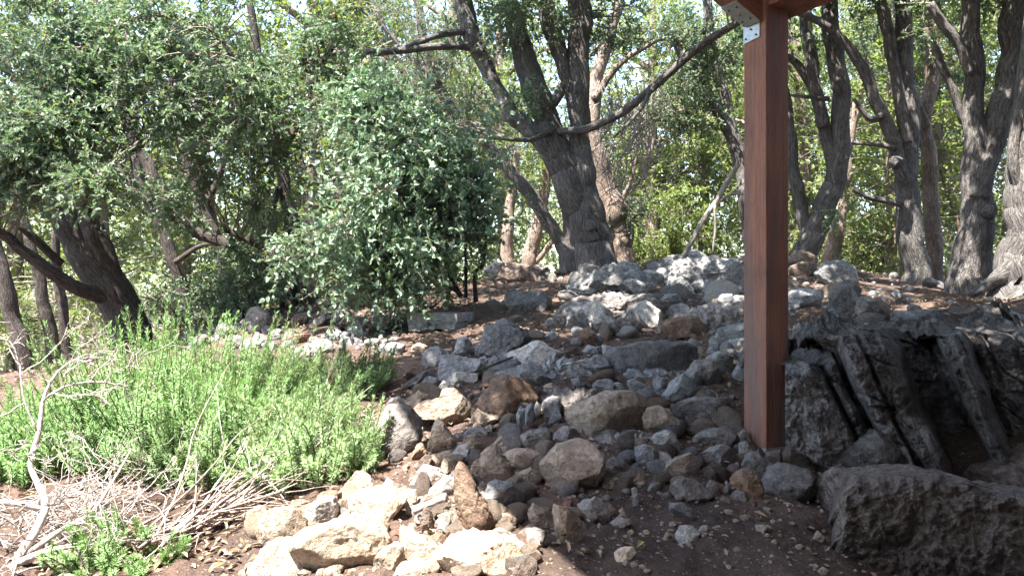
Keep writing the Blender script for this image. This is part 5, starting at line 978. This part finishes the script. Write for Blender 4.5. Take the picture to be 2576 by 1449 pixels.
# ------------------------------------------------------------------ wooden shelter
def wood_mat(name, c1, c2, dark):
    m, nt, _, L = mat(name); k = N(nt); tc = k('ShaderNodeTexCoord').outputs['Object']
    mp = k('ShaderNodeMapping', {'Vector': tc, 'Scale': (1, 1, .06)}).outputs[0]
    n1 = k('ShaderNodeTexNoise', {'Vector': mp, 'Scale': 60., 'Detail': 6., 'Roughness': .65, 'Distortion': .4}).outputs[0]
    n2 = k('ShaderNodeTexNoise', {'Vector': mp, 'Scale': 260., 'Detail': 3.}).outputs[0]
    n3 = k('ShaderNodeTexNoise', {'Vector': tc, 'Scale': 3.5, 'Detail': 4.}).outputs[0]
    kn = k('ShaderNodeTexVoronoi', {'Vector': k('ShaderNodeMapping', {'Vector': tc, 'Scale': (7, 7, 2.2)}).outputs[0], 'Scale': 1.}).outputs['Distance']
    col = mix(k, ramp(k, n1, [(.35, 0), (.65, 1)]), c1, c2); col = mix(k, ramp(k, n2, [(.55, 0), (.7, .6)]), col, dark)
    col = mix(k, ramp(k, n3, [(.5, 0), (.75, .55)]), col, dark); col = mix(k, ramp(k, kn, [(.03, .8), (.10, 0)]), col, dark)
    zz = k('ShaderNodeSeparateXYZ', {0: tc}).outputs[2]; dn = k('ShaderNodeTexNoise', {'Vector': k('ShaderNodeMapping', {'Vector': tc, 'Scale': (14, 14, 1.1)}).outputs[0], 'Scale': 1., 'Detail': 5.}).outputs[0]
    col = mix(k, math_(k, 'MULTIPLY', ramp(k, dn, [(.45, 0), (.62, .65)]), 1.), col, (.13, .10, .09))
    h = math_(k, 'ADD', n1, math_(k, 'MULTIPLY', n2, .4)); bp = k('ShaderNodeBump', {'Height': h, 'Strength': .9, 'Distance': .012}).outputs[0]
    k('ShaderNodeOutputMaterial', {0: k('ShaderNodeBsdfPrincipled', {'Base Color': col, 'Roughness': .62, 'Normal': bp}).outputs[0]}); return m
M['wood'] = wood_mat('stained timber', (.24, .092, .055), (.36, .155, .092), (.075, .032, .022))
M['woodd'] = wood_mat('dark stained boards', (.05, .028, .02), (.085, .045, .03), (.03, .018, .014))
m, nt, _, L = mat('galvanised steel'); k = N(nt); tc = k('ShaderNodeTexCoord').outputs['Object']
vz = k('ShaderNodeTexVoronoi', {'Vector': tc, 'Scale': 120.}).outputs['Color']; sz = k('ShaderNodeSeparateColor', {0: vz}).outputs[0]
k('ShaderNodeOutputMaterial', {0: k('ShaderNodeBsdfPrincipled', {'Base Color': ramp(k, sz, [(0, (.36, .39, .38)), (1, (.50, .53, .52))]), 'Metallic': .55, 'Roughness': .5}).outputs[0]}); M['steel'] = m
m, nt, _, L = mat('dark bolt steel'); k = N(nt); k('ShaderNodeOutputMaterial', {0: k('ShaderNodeBsdfPrincipled', {'Base Color': (.10, .10, .10, 1), 'Metallic': .6, 'Roughness': .5}).outputs[0]}); M['bolt'] = m
va = math.atan2(1927-CX, F); vd = np.array([math.sin(va), math.cos(va), 0]); vr = np.array([math.cos(va), -math.sin(va), 0])
eL = (vd-vr)/math.sqrt(2); eR = (vd+vr)/math.sqrt(2); UP = np.array([0, 0, 1.])
K0 = P(1927, CY, 3.45); s = .14
base = np.array([K0[0], K0[1], -.92]); sh = empty('wooden_shelter', tuple(base), 'open timber shelter with a square red-brown post, beams and steel angle bracket', 'shelter')
def pris(name, O, a, b, c, mtl, parent, bev=.004):    # block at O with edges a, b, c; its own z axis runs along c for the grain
    from mathutils import Matrix
    la, lb, lc = (np.linalg.norm(q) for q in (a, b, c)); ax = np.array([a/la, b/lb, c/lc]).T
    v, q = box((0, 0), (la, 0), (la, lb), (0, lb), 0, lc); v = np.array(v, float)
    if np.linalg.det(ax) < 0: q = q[:, ::-1]
    ob = solid(name, v, q, mtl, parent, bev)
    mm = Matrix([list(ax[i])+[O[i]-base[i]] for i in range(3)]+[[0, 0, 0, 1]]); ob.matrix_local = mm; return ob
zt = 1.38
pris('post', np.array([K0[0], K0[1], -.92]), eR*s, eL*s, UP*(zt+.92), M['wood'], sh, .006)
bz = P(1990, 36, 3.55)[2]
for sgn in (1,):                                       # eave beam runs toward the viewer, to the right
    pris('eave_beam', K0*[1, 1, 0]+np.array([0, 0, bz])+eR*.004-eL*.003, -eL*3.1, eR*(s-.008), UP*.16, M['wood'], sh)
ph = math.radians(25); rd = -eR*math.cos(ph)+UP*math.sin(ph); rn = eR*math.sin(ph)+UP*math.cos(ph)
ro = K0*[1, 1, 0]+np.array([0, 0, 1.215])+eL*.02-eR*.003
pris('rafter', ro, eL*.10, rn*.13, rd*3.3, M['wood'], sh)
for i_ in range(1, 4): pris('rafter', ro-eL*(i_*.98), eL*.07, rn*.13, rd*3.3, M['wood'], sh)
# roof boards over the rafters, from the eave up to the high edge
ro2 = K0*[1, 1, 0]+np.array([0, 0, 1.215])+rn*.135+eL*.16-rd*.16
pris('roof_deck', ro2, -eL*3.6, rn*.03, rd*3.45, M['wood'], sh)
pris('added_eave_deck', ro2-eL*1.4-rd*.002, -eL*2.2, rn*.03, -rd*.85, M['wood'], sh)  # unseen overhang, added to keep skylight off the post's right face
pris('fascia_board', ro2+rd*3.452-rn*.12, -eL*3.6, rn*.148, rd*.025, M['wood'], sh)
# unseen boarded back and side walls, added to darken the post's right face
bc = K0*[1, 1, 0]-eL*3.12; W0 = np.array([0, 0, -1.5])
pris('added_back_wall', bc+W0, -eR*7.5, -eL*.05, UP*2.72, M['woodd'], sh)
pris('added_back_wall', bc+W0+UP*2.724-eR*1.2, -eR*6.3, -eL*.05, UP*.9, M['woodd'], sh)
pris('added_side_wall', bc+W0+eL*.02, eL*1.9, eR*.05, UP*2.7, M['woodd'], sh)
# steel angle bracket on the lit face (the face that looks to the left)
def plate(name, pts, nrm, th, m, parent):
    n = len(pts); V = np.vstack([pts, np.array(pts)+nrm*th])-base; Q = None
    bm = bmesh.new(); vs = [bm.verts.new(v) for v in V]; bm.faces.new(vs[:n]); bm.faces.new(vs[n:][::-1])
    for a in range(n): bm.faces.new([vs[a], vs[(a+1) % n], vs[n+(a+1) % n], vs[n+a]])
    bmesh.ops.recalc_face_normals(bm, faces=bm.faces); me = bpy.data.meshes.new(name); bm.to_mesh(me); bm.free(); return obj(name, me, m, parent)
Nf = -eR                                               # outward normal of the left face
def on_face(a, z): return K0*[1, 1, 0]+eL*a+UP*z+Nf*.001
fz = lambda py: (CY-py)/F*3.52
br = plate('angle_bracket', [on_face(a, z) for a, z in ((.036, fz(100)), (.138, fz(104)), (.138, fz(48)), (.036, fz(40)))], Nf, .004, M['steel'], sh)
rp = [ro+eL*a+rd*t_-rn*.001 for a, t_ in ((.0, .012), (.10, .012), (.10, .17), (.0, .17))]
br2 = plate('angle_bracket', rp, -rn, .004, M['steel'], sh)
def bolts(pts, nrm, parent):
    for p in pts:
        V, Q, A = tube(np.array([p, p+nrm*.006]), np.array([.0045, .004]), 8); obj('bolt', mesh_np('bolt', V-base, Q, True, {'bark': A}), M['bolt'], parent)
bolts([on_face(a, fz(z))+Nf*.004 for a, z in ((.055, 92), (.12, 94), (.088, 74), (.055, 58), (.12, 60))], Nf, br)
bolts([ro+eL*a+rd*t_-rn*.006 for a, t_ in ((.025, .05), (.075, .05), (.05, .09), (.025, .14), (.075, .14))], -rn, br2)
pris('post_shoe', np.array([K0[0], K0[1], -.76])-eR*.004-eL*.004, eR*(s+.008), eL*(s+.008), UP*.03, M['steel'], sh, .002)

# ------------------------------------------------------------------ light, sky, camera
w = bpy.data.worlds.new('World'); SC.world = w; w.use_nodes = True; nt = w.node_tree; nt.nodes.clear()
sky = nt.nodes.new('ShaderNodeTexSky'); sky.sky_type = 'NISHITA'; sky.sun_disc = False; sky.sun_elevation = SUN_EL; sky.sun_rotation = SUN_AZ % (2*math.pi); sky.air_density = 1.; sky.dust_density = 1.2
bg = nt.nodes.new('ShaderNodeBackground'); bg.inputs[1].default_value = .15; wo = nt.nodes.new('ShaderNodeOutputWorld'); nt.links.new(sky.outputs[0], bg.inputs[0]); nt.links.new(bg.outputs[0], wo.inputs[0])
ld = bpy.data.lights.new('sun', 'SUN'); ld.energy = 4.2; ld.angle = math.radians(.53); ld.color = (1, .955, .88); lo = bpy.data.objects.new('sun', ld); COL.objects.link(lo)
from mathutils import Vector
lo.rotation_euler = Vector(SUN).to_track_quat('Z', 'Y').to_euler(); lo.location = (-4, -4, 12)
cd = bpy.data.cameras.new('camera'); cd.sensor_width = 36; cd.lens = F/2576*36; cd.clip_end = 2000; cd.clip_start = .05
cam = bpy.data.objects.new('camera', cd); COL.objects.link(cam); cam.rotation_euler = (math.pi/2, 0, 0); SC.camera = cam
SC.render.engine = 'CYCLES'; SC.cycles.max_bounces = 8; SC.cycles.diffuse_bounces = 5; SC.cycles.transmission_bounces = 5; SC.cycles.use_denoising = True
SC.view_settings.view_transform = 'Standard'; SC.view_settings.look = 'None'; SC.view_settings.gamma = 1; SC.view_settings.exposure = 2.8; SC.view_settings.use_curve_mapping = False
